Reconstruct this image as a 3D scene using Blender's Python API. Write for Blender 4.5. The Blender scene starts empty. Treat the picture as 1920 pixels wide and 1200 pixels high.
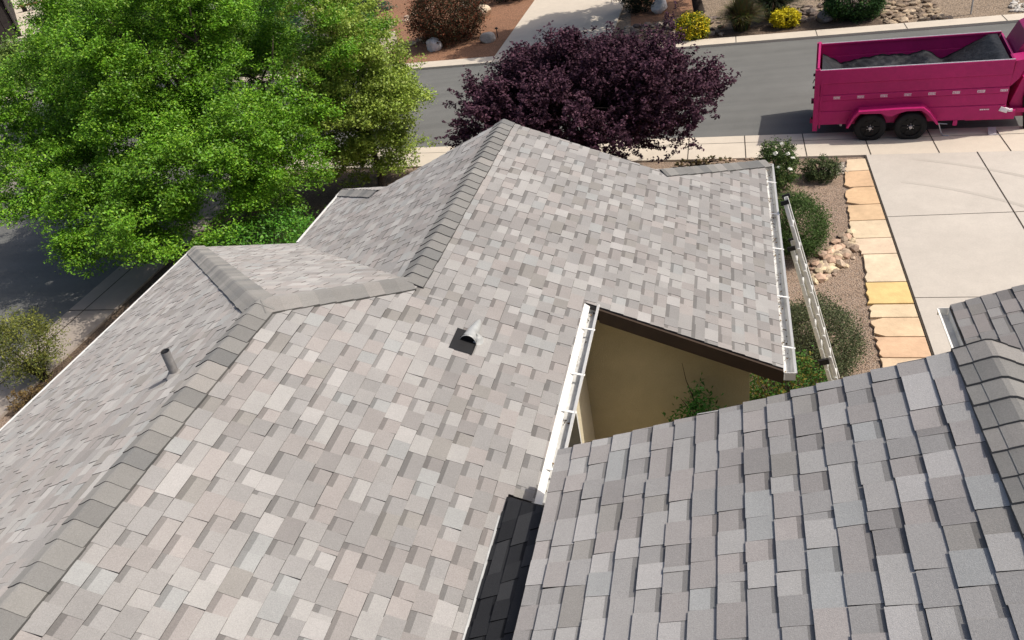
import bpy, bmesh, math, random
import numpy as np
from mathutils import Vector, Matrix

# ------------------------------------------------------------------ camera, light
scene = bpy.context.scene
COL = scene.collection
F_PX = 1420.4
YAW, PITCH, ROLL = math.radians(-19.64), math.radians(34.45), math.radians(-11.88)
CAM_H = 8.2

def cam_axes():
    cy, sy, cp, sp = math.cos(YAW), math.sin(YAW), math.cos(PITCH), math.sin(PITCH)
    f = Vector((sy*cp, cy*cp, -sp)); r = Vector((cy, -sy, 0)); u = r.cross(f)
    cr, sr = math.cos(ROLL), math.sin(ROLL)
    return cr*r + sr*u, -sr*r + cr*u, f
_r, _u, _f = cam_axes()
cd = bpy.data.cameras.new("camera"); cam = bpy.data.objects.new("camera", cd); COL.objects.link(cam)
cam.matrix_world = Matrix(((_r.x, _u.x, -_f.x, 0), (_r.y, _u.y, -_f.y, 0), (_r.z, _u.z, -_f.z, CAM_H), (0, 0, 0, 1)))
cd.sensor_width = 36; cd.lens = F_PX/1920*36; cd.clip_start = 0.05; cd.clip_end = 1000
scene.camera = cam

SUN_EL, SUN_AZ = math.radians(52), math.radians(9)     # azimuth measured from +X towards +Y
sdir = Vector((math.cos(SUN_EL)*math.cos(SUN_AZ), math.cos(SUN_EL)*math.sin(SUN_AZ), math.sin(SUN_EL)))
ld = bpy.data.lights.new("sun", 'SUN'); ld.energy = 4.2; ld.angle = math.radians(0.5); ld.color = (1, .94, .85)
sun = bpy.data.objects.new("sun", ld); COL.objects.link(sun)
sun.rotation_euler = sdir.to_track_quat('Z', 'Y').to_euler()
w = bpy.data.worlds.new("World"); scene.world = w; w.use_nodes = True
nt = w.node_tree; bg = nt.nodes['Background']; sky = nt.nodes.new('ShaderNodeTexSky')
sky.sky_type = 'NISHITA'; sky.sun_disc = False; sky.sun_elevation = SUN_EL
sky.sun_rotation = math.radians(90) - SUN_AZ
sky.dust_density = 4.0; sky.air_density = .8; sky.ozone_density = .4
nt.links.new(sky.outputs[0], bg.inputs[0]); bg.inputs[1].default_value = 0.15
scene.view_settings.view_transform = 'Standard'; scene.view_settings.look = 'None'
scene.view_settings.exposure = -0.2; scene.view_settings.gamma = 1
scene.cycles.max_bounces = 8; scene.cycles.transparent_max_bounces = 8

# ------------------------------------------------------------------ helpers
def tag(o, label=None, cat=None, group=None, kind=None):
    if label: o['label'] = label
    if cat: o['category'] = cat
    if group: o['group'] = group
    if kind: o['kind'] = kind
    return o
def link(o, parent=None):
    COL.objects.link(o)
    if parent: o.parent = parent
    return o
def empty(name, loc, label, cat, group=None, rz=0):
    o = bpy.data.objects.new(name, None); link(o); o.location = loc; o.rotation_euler = (0, 0, rz)
    return tag(o, label, cat, group)

def N(nt, typ, **kw):
    n = nt.nodes.new(typ)
    for k, v in kw.items(): setattr(n, k, v)
    return n
def mat(name, color, rough=.8, noise=None, bump=None, streak=None, metal=0, spec=.3, attr=None, scale2=None, transl=0, coat=0, speck=None, drough=0):
    """noise=(scale, amount); bump=(scale, strength, distance); speck=(scale, colour, amount)"""
    m = bpy.data.materials.new(name); m.use_nodes = True; t = m.node_tree; b = t.nodes['Principled BSDF']
    b.inputs['Roughness'].default_value = rough; b.inputs['Metallic'].default_value = metal
    b.inputs['Specular IOR Level'].default_value = spec
    if drough: b.inputs['Diffuse Roughness'].default_value = drough
    if coat: b.inputs['Coat Weight'].default_value = coat; b.inputs['Coat Roughness'].default_value = .15
    tc = N(t, 'ShaderNodeTexCoord')
    if attr:
        a = N(t, 'ShaderNodeAttribute'); a.attribute_name = attr; src = a.outputs['Color']
    else:
        c = N(t, 'ShaderNodeRGB'); c.outputs[0].default_value = (*color, 1); src = c.outputs[0]
    if noise is None: noise = []
    elif isinstance(noise, tuple): noise = [noise]
    for sc_, amt in noise:
        n = N(t, 'ShaderNodeTexNoise'); n.inputs['Scale'].default_value = sc_; n.inputs['Detail'].default_value = 6
        n.inputs['Roughness'].default_value = .6
        t.links.new(tc.outputs['Object'], n.inputs['Vector'])
        mr = N(t, 'ShaderNodeMapRange'); mr.inputs['From Min'].default_value = .3; mr.inputs['From Max'].default_value = .7
        mr.inputs['To Min'].default_value = 1-amt; mr.inputs['To Max'].default_value = 1+amt
        t.links.new(n.outputs['Fac'], mr.inputs['Value'])
        mx = N(t, 'ShaderNodeVectorMath', operation='SCALE'); t.links.new(src, mx.inputs[0]); t.links.new(mr.outputs[0], mx.inputs['Scale'])
        src = mx.outputs[0]
    if streak:
        mp = N(t, 'ShaderNodeMapping'); mp.inputs['Scale'].default_value = (streak[0], streak[1], 1); mp.inputs['Rotation'].default_value = (0, 0, .095)
        n = N(t, 'ShaderNodeTexNoise'); n.inputs['Scale'].default_value = 1; n.inputs['Detail'].default_value = 5
        t.links.new(tc.outputs['Object'], mp.inputs[0]); t.links.new(mp.outputs[0], n.inputs['Vector'])
        mr = N(t, 'ShaderNodeMapRange'); mr.inputs['From Min'].default_value = .35; mr.inputs['From Max'].default_value = .65
        mr.inputs['To Min'].default_value = 1-streak[2]; mr.inputs['To Max'].default_value = 1+streak[2]; t.links.new(n.outputs['Fac'], mr.inputs['Value'])
        mx = N(t, 'ShaderNodeVectorMath', operation='SCALE'); t.links.new(src, mx.inputs[0]); t.links.new(mr.outputs[0], mx.inputs['Scale']); src = mx.outputs[0]
    if speck:
        sc_, colr, amt = speck
        v = N(t, 'ShaderNodeTexVoronoi'); v.inputs['Scale'].default_value = sc_
        t.links.new(tc.outputs['Object'], v.inputs['Vector'])
        sp = N(t, 'ShaderNodeSeparateColor'); t.links.new(v.outputs['Color'], sp.inputs[0])
        mr = N(t, 'ShaderNodeMapRange'); mr.inputs['To Max'].default_value = amt; mr.inputs['From Min'].default_value = .2
        t.links.new(sp.outputs[0], mr.inputs['Value'])
        mx = N(t, 'ShaderNodeMix', data_type='RGBA'); t.links.new(mr.outputs[0], mx.inputs[0]); t.links.new(src, mx.inputs[6])
        mx.inputs[7].default_value = (*colr, 1); src = mx.outputs[2]
        # dark gaps between the stones
        mr2 = N(t, 'ShaderNodeMapRange'); mr2.inputs['From Min'].default_value = .25; mr2.inputs['From Max'].default_value = .75
        mr2.inputs['To Min'].default_value = 1.1; mr2.inputs['To Max'].default_value = .5
        t.links.new(v.outputs['Distance'], mr2.inputs['Value'])
        mx2 = N(t, 'ShaderNodeVectorMath', operation='SCALE'); t.links.new(src, mx2.inputs[0]); t.links.new(mr2.outputs[0], mx2.inputs['Scale'])
        src = mx2.outputs[0]
        bp = N(t, 'ShaderNodeBump'); bp.inputs['Strength'].default_value = .8; bp.inputs['Distance'].default_value = .02; bp.invert = True
        t.links.new(v.outputs['Distance'], bp.inputs['Height']); t.links.new(bp.outputs[0], b.inputs['Normal'])
    t.links.new(src, b.inputs['Base Color'])
    if bump and not speck:
        n = N(t, 'ShaderNodeTexNoise'); n.inputs['Scale'].default_value = bump[0]; n.inputs['Detail'].default_value = 4
        t.links.new(tc.outputs['Object'], n.inputs['Vector'])
        bp = N(t, 'ShaderNodeBump'); bp.inputs['Strength'].default_value = bump[1]; bp.inputs['Distance'].default_value = bump[2]
        t.links.new(n.outputs['Fac'], bp.inputs['Height']); t.links.new(bp.outputs[0], b.inputs['Normal'])
    if transl:
        tr = N(t, 'ShaderNodeBsdfTranslucent'); ms = N(t, 'ShaderNodeMixShader'); ms.inputs[0].default_value = transl
        t.links.new(src, tr.inputs[0]); t.links.new(b.outputs[0], ms.inputs[1]); t.links.new(tr.outputs[0], ms.inputs[2])
        t.links.new(ms.outputs[0], t.nodes['Material Output'].inputs[0])
    return m

class MB:
    """collects faces (with optional colours and slots) and links them as ONE mesh object"""
    def __init__(s): s.v = []; s.f = []; s.c = []; s.m = []
    def face(s, pts, col=(1, 1, 1), m=0):
        i = len(s.v); s.v += [tuple(p) for p in pts]; s.f.append(tuple(range(i, i+len(pts)))); s.c.append(col); s.m.append(m)
    def box(s, c, d, rz=0, m=0, col=(1, 1, 1), M=None):
        hx, hy, hz = d[0]/2, d[1]/2, d[2]/2
        V = [Vector((x, y, z)) for x in (-hx, hx) for y in (-hy, hy) for z in (-hz, hz)]
        R = M if M is not None else Matrix.Rotation(rz, 3, 'Z'); V = [R @ p + Vector(c) for p in V]
        i = len(s.v); s.v += [tuple(p) for p in V]
        for q in ((0, 1, 3, 2), (4, 6, 7, 5), (0, 4, 5, 1), (2, 3, 7, 6), (0, 2, 6, 4), (1, 5, 7, 3)):
            s.f.append(tuple(i+k for k in q)); s.c.append(col); s.m.append(m)
    def tube(s, pts, rad, n=8, m=0, col=(1, 1, 1), cap=True):
        pts = [Vector(p) for p in pts]
        if not hasattr(rad, '__len__'): rad = [rad]*len(pts)
        rings = []
        for k, p in enumerate(pts):
            d = (pts[min(k+1, len(pts)-1)] - pts[max(k-1, 0)]).normalized()
            a = d.cross(Vector((0, 0, 1)) if abs(d.z) < .9 else Vector((1, 0, 0))).normalized(); b = d.cross(a)
            i = len(s.v); s.v += [tuple(p + (a*math.cos(2*math.pi*j/n) + b*math.sin(2*math.pi*j/n))*rad[k]) for j in range(n)]
            rings.append(i)
        for r0, r1 in zip(rings, rings[1:]):
            for j in range(n):
                s.f.append((r0+j, r0+(j+1) % n, r1+(j+1) % n, r1+j)); s.c.append(col); s.m.append(m)
        if cap:
            for r0 in (rings[0], rings[-1]): s.f.append(tuple(r0+j for j in range(n))); s.c.append(col); s.m.append(m)
    def prism(s, poly, z0, z1, m=0, col=(1, 1, 1), M=None):
        """poly list of 2D pts extruded z0..z1; M maps (x,y,z)"""
        f = (lambda x, y, z: Vector((x, y, z))) if M is None else M
        n = len(poly)
        s.face([f(x, y, z1) for x, y in poly], col, m); s.face([f(x, y, z0) for x, y in poly][::-1], col, m)
        for k in range(n):
            a, b = poly[k], poly[(k+1) % n]
            s.face([f(*a, z0), f(*b, z0), f(*b, z1), f(*a, z1)], col, m)
    def build(s, name, mats, parent=None, smooth=False, weld=False, bevel=0):
        me = bpy.data.meshes.new(name); me.from_pydata(s.v, [], s.f)
        if not isinstance(mats, (list, tuple)): mats = [mats]
        for m in mats: me.materials.append(m)
        me.polygons.foreach_set('material_index', s.m)
        at = me.color_attributes.new('Col', 'FLOAT_COLOR', 'CORNER')
        cols = []
        for f, c in zip(s.f, s.c): cols += [c[0], c[1], c[2], 1.0]*len(f)
        at.data.foreach_set('color', cols)
        if weld or bevel:
            bm = bmesh.new(); bm.from_mesh(me); bmesh.ops.remove_doubles(bm, verts=bm.verts, dist=1e-5)
            bmesh.ops.recalc_face_normals(bm, faces=bm.faces); bm.to_mesh(me); bm.free()
        if smooth: me.polygons.foreach_set('use_smooth', [True]*len(me.polygons))
        me.update(); o = bpy.data.objects.new(name, me); link(o, parent)
        if bevel:
            b = o.modifiers.new('bevel', 'BEVEL'); b.width = bevel; b.segments = 2; b.limit_method = 'ANGLE'
        return o

def clip(poly, clipper):
    """Sutherland-Hodgman: poly (list of (u,v)) by a convex ccw polygon"""
    out = poly
    n = len(clipper)
    for k in range(n):
        a, b = clipper[k], clipper[(k+1) % n]; inp = out; out = []
        if not inp: return []
        def side(p): return (b[0]-a[0])*(p[1]-a[1]) - (b[1]-a[1])*(p[0]-a[0])
        for j in range(len(inp)):
            p, q = inp[j], inp[(j+1) % len(inp)]; sp, sq = side(p), side(q)
            if sp >= -1e-9: out.append(p)
            if (sp > 1e-9 and sq < -1e-9) or (sp < -1e-9 and sq > 1e-9):
                t = sp/(sp-sq); out.append((p[0]+t*(q[0]-p[0]), p[1]+t*(q[1]-p[1])))
    return out
def ccw(p):
    a = sum(p[i][0]*p[(i+1) % len(p)][1] - p[(i+1) % len(p)][0]*p[i][1] for i in range(len(p)))
    return p if a > 0 else p[::-1]

# ------------------------------------------------------------------ materials
M = {}
M['shingle'] = mat('shingle_granules', (1, 1, 1), .92, [(.7, .05), (3.5, .05), (110, .08), (210, .15)], bump=(230, .5, .005), attr='Col', spec=.15, drough=.6)
M['deck'] = mat('roof_deck_edge', (.10, .09, .085), .9, (8, .1))
M['white'] = mat('white_painted_metal', (.78, .77, .73), .4, [(2, .03), (30, .03)], spec=.5)
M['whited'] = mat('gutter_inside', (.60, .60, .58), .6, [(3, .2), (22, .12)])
M['brown'] = mat('dark_brown_fascia', (.045, .028, .018), .6, (6, .15))
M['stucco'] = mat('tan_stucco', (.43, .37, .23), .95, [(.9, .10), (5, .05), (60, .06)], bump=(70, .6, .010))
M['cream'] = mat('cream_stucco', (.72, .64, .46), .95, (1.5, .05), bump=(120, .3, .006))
M['galv'] = mat('galvanised_grey', (.42, .43, .42), .5, [(12, .15)], metal=.2)
M['lead'] = mat('vent_grey_pipe', (.26, .25, .24), .7, [(25, .2)])
M['black'] = mat('black_rubber', (.012, .012, .013), .7, (8, .2))
M['tyre'] = mat('tyre_rubber', (.010, .010, .012), .75, (14, .3), bump=(30, .3, .01))
M['glass'] = mat('window_glass', (.03, .035, .04), .08, spec=.8)
M['asphalt'] = mat('asphalt', (.150, .150, .141), .93, [(.25, .08), (1.6, .06), (60, .12)], streak=(.12, 2.2, .07), bump=(180, .5, .006))
M['conc'] = mat('pale_concrete', (.60, .53, .435), .9, [(.35, .05), (2.5, .05), (40, .05)], bump=(90, .2, .004))
M['conc2'] = mat('driveway_concrete', (.53, .485, .425), .9, [(.22, .07), (1.3, .05), (7, .03), (35, .05)], bump=(90, .2, .004))
M['conc_shade'] = mat('shade_toned_sidewalk_concrete', (.36, .31, .265), .9, [(.35, .06), (2.5, .06), (40, .05)], bump=(90, .2, .004))  # sidewalk concrete darkened, the shade lying on it is put into the colour
M['joint'] = mat('dark_joint', (.06, .05, .04), 1)
M['gravel'] = mat('tan_gravel', (.37, .265, .19), .97, [(.7, .12), (5, .12)], speck=(48, (.44, .35, .28), .8))
M['mulch'] = mat('reddish_mulch', (.32, .165, .095), .97, [(.5, .10), (3, .12)], speck=(34, (.42, .24, .15), .6))
M['mulchd'] = mat('brown_bark_mulch', (.15, .105, .075), .97, [(.8, .25), (6, .3)], speck=(40, (.22, .16, .11), .8))
M['yardgravel'] = mat('far_yard_gravel', (.30, .225, .155), .97, [(.35, .15), (2.5, .15)], speck=(26, (.42, .33, .25), .8))
M['greygravel'] = mat('grey_gravel', (.30, .265, .235), .97, [(.6, .12)], speck=(30, (.42, .38, .34), .7))
M['flag'] = mat('flagstone', (1, 1, 1), .9, [(1.7, .13), (9, .08)], bump=(40, .4, .01), attr='Col')
M['rock'] = mat('rock', (1, 1, 1), .9, [(3, .15), (14, .15)], bump=(12, .6, .03), attr='Col')
M['bark'] = mat('bark', (.10, .075, .055), .95, [(6, .3), (30, .2)], bump=(20, .8, .02))
M['barkd'] = mat('dark_bark', (.035, .027, .022), .95, [(6, .3)], bump=(20, .8, .02))
M['leaf'] = mat('leaf', (1, 1, 1), .5, attr='Col', transl=.2, spec=.35)
M['leafdry'] = mat('dull_leaf', (1, 1, 1), .75, attr='Col', transl=.15, spec=.2)
M['pink'] = mat('pink_paint', (.44, .015, .135), .5, [(1.2, .09), (9, .07), (40, .05)], spec=.3, bump=(3, .25, .02))
M['pinkd'] = mat('pink_paint_deep', (.34, .005, .11), .45, [(1.5, .08), (9, .06)], spec=.5)
M['steel'] = mat('scuffed_steel_rim', (.45, .43, .45), .45, (10, .15), metal=.4)
M['rim'] = mat('black_wheel_rim', (.008, .008, .010), .6, (20, .3), spec=.25)
M['tarp'] = mat('dark_mesh_tarp', (.012, .014, .018), .65, [(3, .35), (12, .25)], bump=(7, .8, .05))
M['alu'] = mat('aluminium_ladder', (.66, .67, .66), .45, (14, .12), metal=.15)
M['wood'] = mat('weathered_wood', (.32, .19, .09), .8, [(4, .2)])
M['darkwood'] = mat('dark_wood', (.03, .024, .022), .8, [(4, .3)])

# ------------------------------------------------------------------ shingled roof planes
random.seed(7)
PAL = [((.40, .375, .345), 5), ((.345, .325, .30), 5), ((.455, .43, .395), 4), ((.37, .335, .305), 5), ((.42, .375, .34), 3),
       ((.375, .355, .33), 3), ((.31, .285, .262), 2), ((.49, .46, .425), 1.6), ((.41, .405, .38), 1.5), ((.325, .30, .265), 1.5)]
PAL_SHADE = [((.036, .037, .040), 5), ((.028, .029, .032), 4), ((.052, .053, .056), 2)]  # near-black palette that holds the shade of the roof strip
PAL = [(tuple(1.07*(m_+(v*f_-m_)*.80) for v, f_, m_ in zip(c, (.835, .86, .895), (.31, .297, .285))), q) for c, q in PAL]
def pick(pal, rnd):
    c = rnd.choices([p[0] for p in pal], [p[1] for p in pal])[0]; k = rnd.uniform(.93, 1.07)
    return tuple(x*k for x in c)

def shingles(mb, O, U, V, pieces, seed, e=.133, h=.006, tooth=.003, pal=PAL, mean=.140, rk=.35, wob=.006):
    """O origin, U along the eave, V down the slope; pieces = convex polygons in (u, v)"""
    rnd = random.Random(seed); O = Vector(O); U = Vector(U).normalized(); V = Vector(V).normalized(); NN = U.cross(V).normalized()
    if NN.z < 0: NN = -NN
    pieces = [ccw(p) for p in pieces]
    us = [p[0] for q in pieces for p in q]; vs = [p[1] for q in pieces for p in q]
    P = lambda u, v, z: O + U*u + V*v + NN*z
    for p in pieces: mb.face([P(u, v, -.012) for u, v in p], (.05, .05, .05), 0)
    i0 = math.floor(min(vs)/e); i1 = math.ceil(max(vs)/e)
    for i in range(i0, i1+1):
        v0, v1 = i*e, (i+1)*e
        u = min(us) - rnd.uniform(0, .3); prev = 0
        while u < max(us):
            r = rnd.random()
            gap = rnd.random() < (.90 if not prev else .08); prev = gap
            L = mean*(rnd.uniform(.72, 1.0) if gap else rnd.uniform(.85, 1.25)) if r < .84 else mean*rnd.uniform(1.3, 1.8)
            if r > .96: L = rnd.uniform(.03, .05)
            col = pick(pal, rnd); tz = 0 if gap else tooth
            vj = v1 + rnd.uniform(-wob, wob)*.5; sk = rnd.uniform(-.004, .004)
            hh = h*rnd.uniform(.8, 1.35)
            H = lambda v: hh*(v-v0)/e + tz
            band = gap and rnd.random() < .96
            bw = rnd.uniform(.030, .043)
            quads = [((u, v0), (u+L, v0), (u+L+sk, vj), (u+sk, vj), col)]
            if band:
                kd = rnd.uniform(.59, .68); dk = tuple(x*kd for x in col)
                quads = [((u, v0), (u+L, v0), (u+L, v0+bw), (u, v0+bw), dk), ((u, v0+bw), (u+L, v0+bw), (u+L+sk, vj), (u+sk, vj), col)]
            for q in quads:
                q0 = ccw([q[0], q[1], q[2], q[3]])
                qu = [p[0] for p in q0]; qv = [p[1] for p in q0]
                for pc in pieces:
                    if max(qu) < min(p[0] for p in pc) or min(qu) > max(p[0] for p in pc) or max(qv) < min(p[1] for p in pc) or min(qv) > max(p[1] for p in pc): continue
                    c = clip(q0, pc)
                    if len(c) < 3: continue
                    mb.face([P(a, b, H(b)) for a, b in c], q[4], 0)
                    for k in range(len(c)):           # risers on the exposed edges
                        a, b = c[k], c[(k+1) % len(c)]
                        if abs(a[0]-b[0])+abs(a[1]-b[1]) < 1e-4: continue
                        if band and q is quads[0]: continue
                        dn = abs(a[1]-vj) < 1e-4 and abs(b[1]-vj) < 1e-4
                        sd = (not gap) and abs(a[0]-b[0]) < .006 and abs(a[1]-b[1]) > .02
                        if dn or sd:
                            mb.face([P(*a, H(a[1])), P(*b, H(b[1])), P(*b, -.002), P(*a, -.002)], tuple(x*rk for x in col), 0)  # rk darkens the edge colour, painting shade into the course lines
            u += L

def slab(mb, poly3, th, m=1, off=.013):
    """solid deck below a roof plane (vertical sides)"""
    top = [Vector(p)-Vector((0, 0, off)) for p in poly3]; bot = [p-Vector((0, 0, th)) for p in top]
    mb.face(bot[::-1], (1, 1, 1), m)
    for k in range(len(top)):
        j = (k+1) % len(top); mb.face([top[k], bot[k], bot[j], top[j]], (1, 1, 1), m)

CAPPAL = [((.215, .21, .198), 5), ((.19, .187, .178), 4), ((.24, .233, .218), 3), ((.17, .17, .165), 2), ((.265, .252, .235), 1)]
CAPPAL = [(tuple(x*1.14 for x in c), q) for c, q in CAPPAL]
def ridge_caps(mb, P, Q, S1, S2, seed, e=.145, wd=.15, pal=CAPPAL, rad=.035, lift=.0065):
    """bent cap shingles from P (low end, laid first) to Q; S1,S2 = downward directions on both sides"""
    rnd = random.Random(seed); P = Vector(P); Q = Vector(Q); D = (Q-P); L = D.length; D.normalize()
    S1 = Vector(S1).normalized(); S2 = Vector(S2).normalized(); UP = -(S1+S2).normalized()
    n = int(L/e)+1
    def sec(c, z, k):
        pts = []
        for s_, S in ((1, S1), (-1, S2)):
            arr = [c + S*t_ + UP*(z + b_) for t_, b_ in ((wd*k, 0), (wd*.6*k, .001), (rad*2, .004), (rad*1.4, .0065), (rad*.8, .0075), (rad*.3, .0082))]
            pts += arr if s_ == 1 else arr[::-1]
        return pts
    for i in range(n):
        a = i*e; b = min(L, a+e+.012); col = pick(pal, rnd); k = rnd.uniform(.97, 1.03); lf = lift*rnd.uniform(.8, 1.3)
        j = rnd.uniform(-.006, .006)
        s0 = sec(P+D*(a+j), .016+lf, k); s1 = sec(P+D*b, .016, k)
        for q in range(len(s0)-1):
            mb.face([s0[q], s0[q+1], s1[q+1], s1[q]], col, 0)
            mb.face([s0[q+1], s0[q], s0[q]-UP*(lf+.012), s0[q+1]-UP*(lf+.012)], tuple(x*.5 for x in col), 0)
        for q, r_ in ((0, 1), (-1, -2)):
            mb.face([s0[q], s1[q], s1[q]-UP*.02, s0[q]-UP*(.02+lf)], tuple(x*.4 for x in col), 0)

# main house numbers (plan fitted from the photograph)
xr, yE, zr, W_, A_, T = -3.65, 4.373, 5.2, 4.244, .896, .4372
yF, B_, w1, w2, yR, y0 = 10.296, 1.315, 2.332, 4.123, 5.79, -1.6
ze = zr - W_*T; yS = 3.36; xS = -1.49
z1 = lambda x: zr-(x-xr)*T                        # right slope
z2 = lambda x: zr-(xr-x)*T                        # left slope
z3 = lambda y: zr-(y-yE)*T                        # short end slope
z4 = lambda x: zr-A_*T-((xr+A_)-x)*T              # left slope of the far wing
cs = math.cos(math.atan(T))
house = empty('house', (xr, 6, 0), 'single storey tan house under the large hipped grey shingle roof that fills the photo', 'house')
def HP(o): o.matrix_parent_inverse = house.matrix_world.inverted() if False else Matrix.Translation((-xr, -6, 0)); return o
def hbuild(mb, name, mats, **kw): return HP(mb.build(name, mats, house, **kw))

rm = MB()
# right slope: u = y, v = slope distance from the main ridge
vx = lambda x: (x-xr)/cs
pcs = [[(y0, 0), (yE, 0), (yE+A_, vx(xr+A_)), (y0, vx(xr+A_))],
       [(y0, vx(xr+A_)), (yF-B_, vx(xr+A_)), (yF-B_, vx(xS)), (y0, vx(xS))],
       [(yS, vx(xS)), (yF-B_, vx(xS)), (yF-B_, vx(xr+w1)), (yS, vx(xr+w1))],
       [(yR, vx(xr+w1)), (yF-B_, vx(xr+w1)), (yF-B_, vx(xr+w2-B_)), (yR, vx(xr+w2-B_))],
       [(yR, vx(xr+w2-B_)), (yF-B_, vx(xr+w2-B_)), (yF, vx(xr+w2)), (yR, vx(xr+w2))]]
shingles(rm, (xr, 0, zr), (0, 1, 0), (1, 0, -T), pcs, 11)
pl = [(xr, y0), (xS, y0), (xS, yS), (xr+w1, yS), (xr+w1, yR), (xr+w2, yR), (xr+w2, yF), (xr+w2-B_, yF-B_), (xr+A_, yF-B_), (xr+A_, yE+A_), (xr, yE)]
slab(rm, [(x, y, z1(x)) for x, y in pl], .05)
# left slope
shingles(rm, (xr, 0, zr), (0, 1, 0), (-1, 0, -T), [[(y0, 0), (yE, 0), (yE+W_, W_/cs), (y0, W_/cs)]], 12)
slab(rm, [(x, y, z2(x)) for x, y in ((xr, y0), (xr, yE), (xr-W_, yE+W_), (xr-W_, y0))], .05)
# end slope between the two ridges
xK = xr+2*A_-W_
shingles(rm, (0, yE, zr), (1, 0, 0), (0, 1, -T), [[(xr, 0), (xr+A_, A_/cs), (xK, W_/cs), (xr-W_, W_/cs)]], 13)
slab(rm, [(x, y, z3(y)) for x, y in ((xr, yE), (xr+A_, yE+A_), (xK, yE+W_), (xr-W_, yE+W_))], .05)
# left slope of the far wing
vw = lambda x: (xr+A_-x)/cs
pa = [(yE+A_, vw(xr+A_)), (yF-B_, vw(xr+A_)), (yF-B_, vw(xK+B_)), (yE+A_+(vw(xK+B_))*cs, vw(xK+B_))]
pb = [(yE+A_+(vw(xK+B_))*cs, vw(xK+B_)), (yF-B_, vw(xK+B_)), (yF, vw(xK)), (yE+W_, vw(xK))]
shingles(rm, (xr+A_, 0, z4(xr+A_)), (0, 1, 0), (-1, 0, -T), [pa, pb], 14)
slab(rm, [(x, y, z4(x)) for x, y in ((xr+A_, yE+A_), (xr+A_, yF-B_), (xK+B_, yF-B_), (xK, yF), (xK, yE+W_))], .05)
# skirt roof under the far gable
zf = lambda y: ze+.03+(yF-y)*T
shingles(rm, (0, yF-B_, zf(yF-B_)), (1, 0, 0), (0, 1, -T), [[(xK+B_, 0), (xr+w2-B_, 0), (xr+w2, B_/cs), (xK, B_/cs)]], 15)
slab(rm, [(x, y, zf(y)) for x, y in ((xK+B_, yF-B_), (xr+w2-B_, yF-B_), (xr+w2, yF), (xK, yF))], .05)
roof = hbuild(rm, 'roof', [M['shingle'], M['deck']])
roof['label'] = 'large sunlit tan and grey architectural shingle roof'
# caps
cm = MB(); SR = (1, 0, -T); SL = (-1, 0, -T); SN = (0, 1, -T)
ridge_caps(cm, (xr, y0, zr), (xr, yE+.05, zr), SR, SL, 1)
hbuild(cm, 'ridge_cap', M['shingle'])
def hipside(D, S):  # direction on a slope square to the hip
    D = Vector(D).normalized(); S = Vector(S).normalized(); return (S - D*S.dot(D)).normalized()
def hip(Pl, Qh, Sa, Sb, seed, name='ridge_cap', **kw):
    D = Vector(Qh)-Vector(Pl); c = MB(); ridge_caps(c, Pl, Qh, hipside(D, Sa), hipside(D, Sb), seed, **kw); return hbuild(c, name, M['shingle'])
hip((xr-W_, yE+W_, ze), (xr, yE, zr), SL, SN, 2)
hip((xr+A_, yE+A_, z1(xr+A_)), (xr, yE, zr), SR, SN, 3)
hip((xr+A_, yE+A_-.05, z1(xr+A_)), (xr+A_, yF-B_, z1(xr+A_)), SR, SL, 4, lift=.009)
hip((xr+w2, yF, z1(xr+w2)), (xr+w2-B_, yF-B_, z1(xr+w2-B_)), SR, SN, 5)
hip((xK, yF, ze), (xK+B_, yF-B_, z4(xK+B_)), SL, SN, 6)

# gable wall, rakes, fascia
gm = MB(); g0 = yF-B_
gm.prism([(xK+B_, z4(xK+B_)-.08), (xr+A_, z1(xr+A_)-.08), (xr+w2-B_, z1(xr+w2-B_)-.08)], -.25, -.05, M=lambda x, y, z: Vector((x, g0+z-.05, y)))
hbuild(gm, 'wall', M['cream'])
fm = MB()
def board(mb, P, Q, out, hgt, th, m=0, drop=.015):
    """board hanging below the edge P-Q, pushed out along 'out'"""
    P = Vector(P)-Vector((0, 0, drop)); Q = Vector(Q)-Vector((0, 0, drop)); o = Vector(out).normalized()*th
    d = Vector((0, 0, hgt)); g = Vector(out).normalized()*.003
    a, b, c_, e_ = P+g, Q+g, Q+g-d, P+g-d
    mb.face([a, b, c_, e_], (1, 1, 1), m); A2 = [p+o for p in (a, b, c_, e_)]; mb.face(A2[::-1], (1, 1, 1), m)
    L0 = [a, b, c_, e_]
    for k in range(4): mb.face([L0[k], A2[k], A2[(k+1) % 4], L0[(k+1) % 4]], (1, 1, 1), m)
board(fm, (xr+w1+.12, yR, z1(xr+w1+.12)), (xr+w2, yR, z1(xr+w2)), (0, -1, 0), .15, .025)
hbuild(fm, 'fascia', M['brown'])['label'] = 'dark brown rake board above the shaded tan wall'
fm = MB()      # white drip edge along eaves
board(fm, (xr-W_, y0, ze), (xr-W_, yE+W_, ze), (-1, 0, 0), .13, .03, drop=-.008)
board(fm, (xr-W_-.03, yE+W_, ze), (xK, yE+W_, ze), (0, 1, 0), .13, .02, drop=.006)
board(fm, (xK, yE+W_+.03, ze), (xK, yF, ze), (-1, 0, 0), .13, .035, drop=-.010)
board(fm, (xK, yF, ze), (xr+w2, yF, z1(xr+w2)), (0, 1, 0), .13, .02, drop=.006)
hbuild(fm, 'drip_edge', M['white'])
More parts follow.
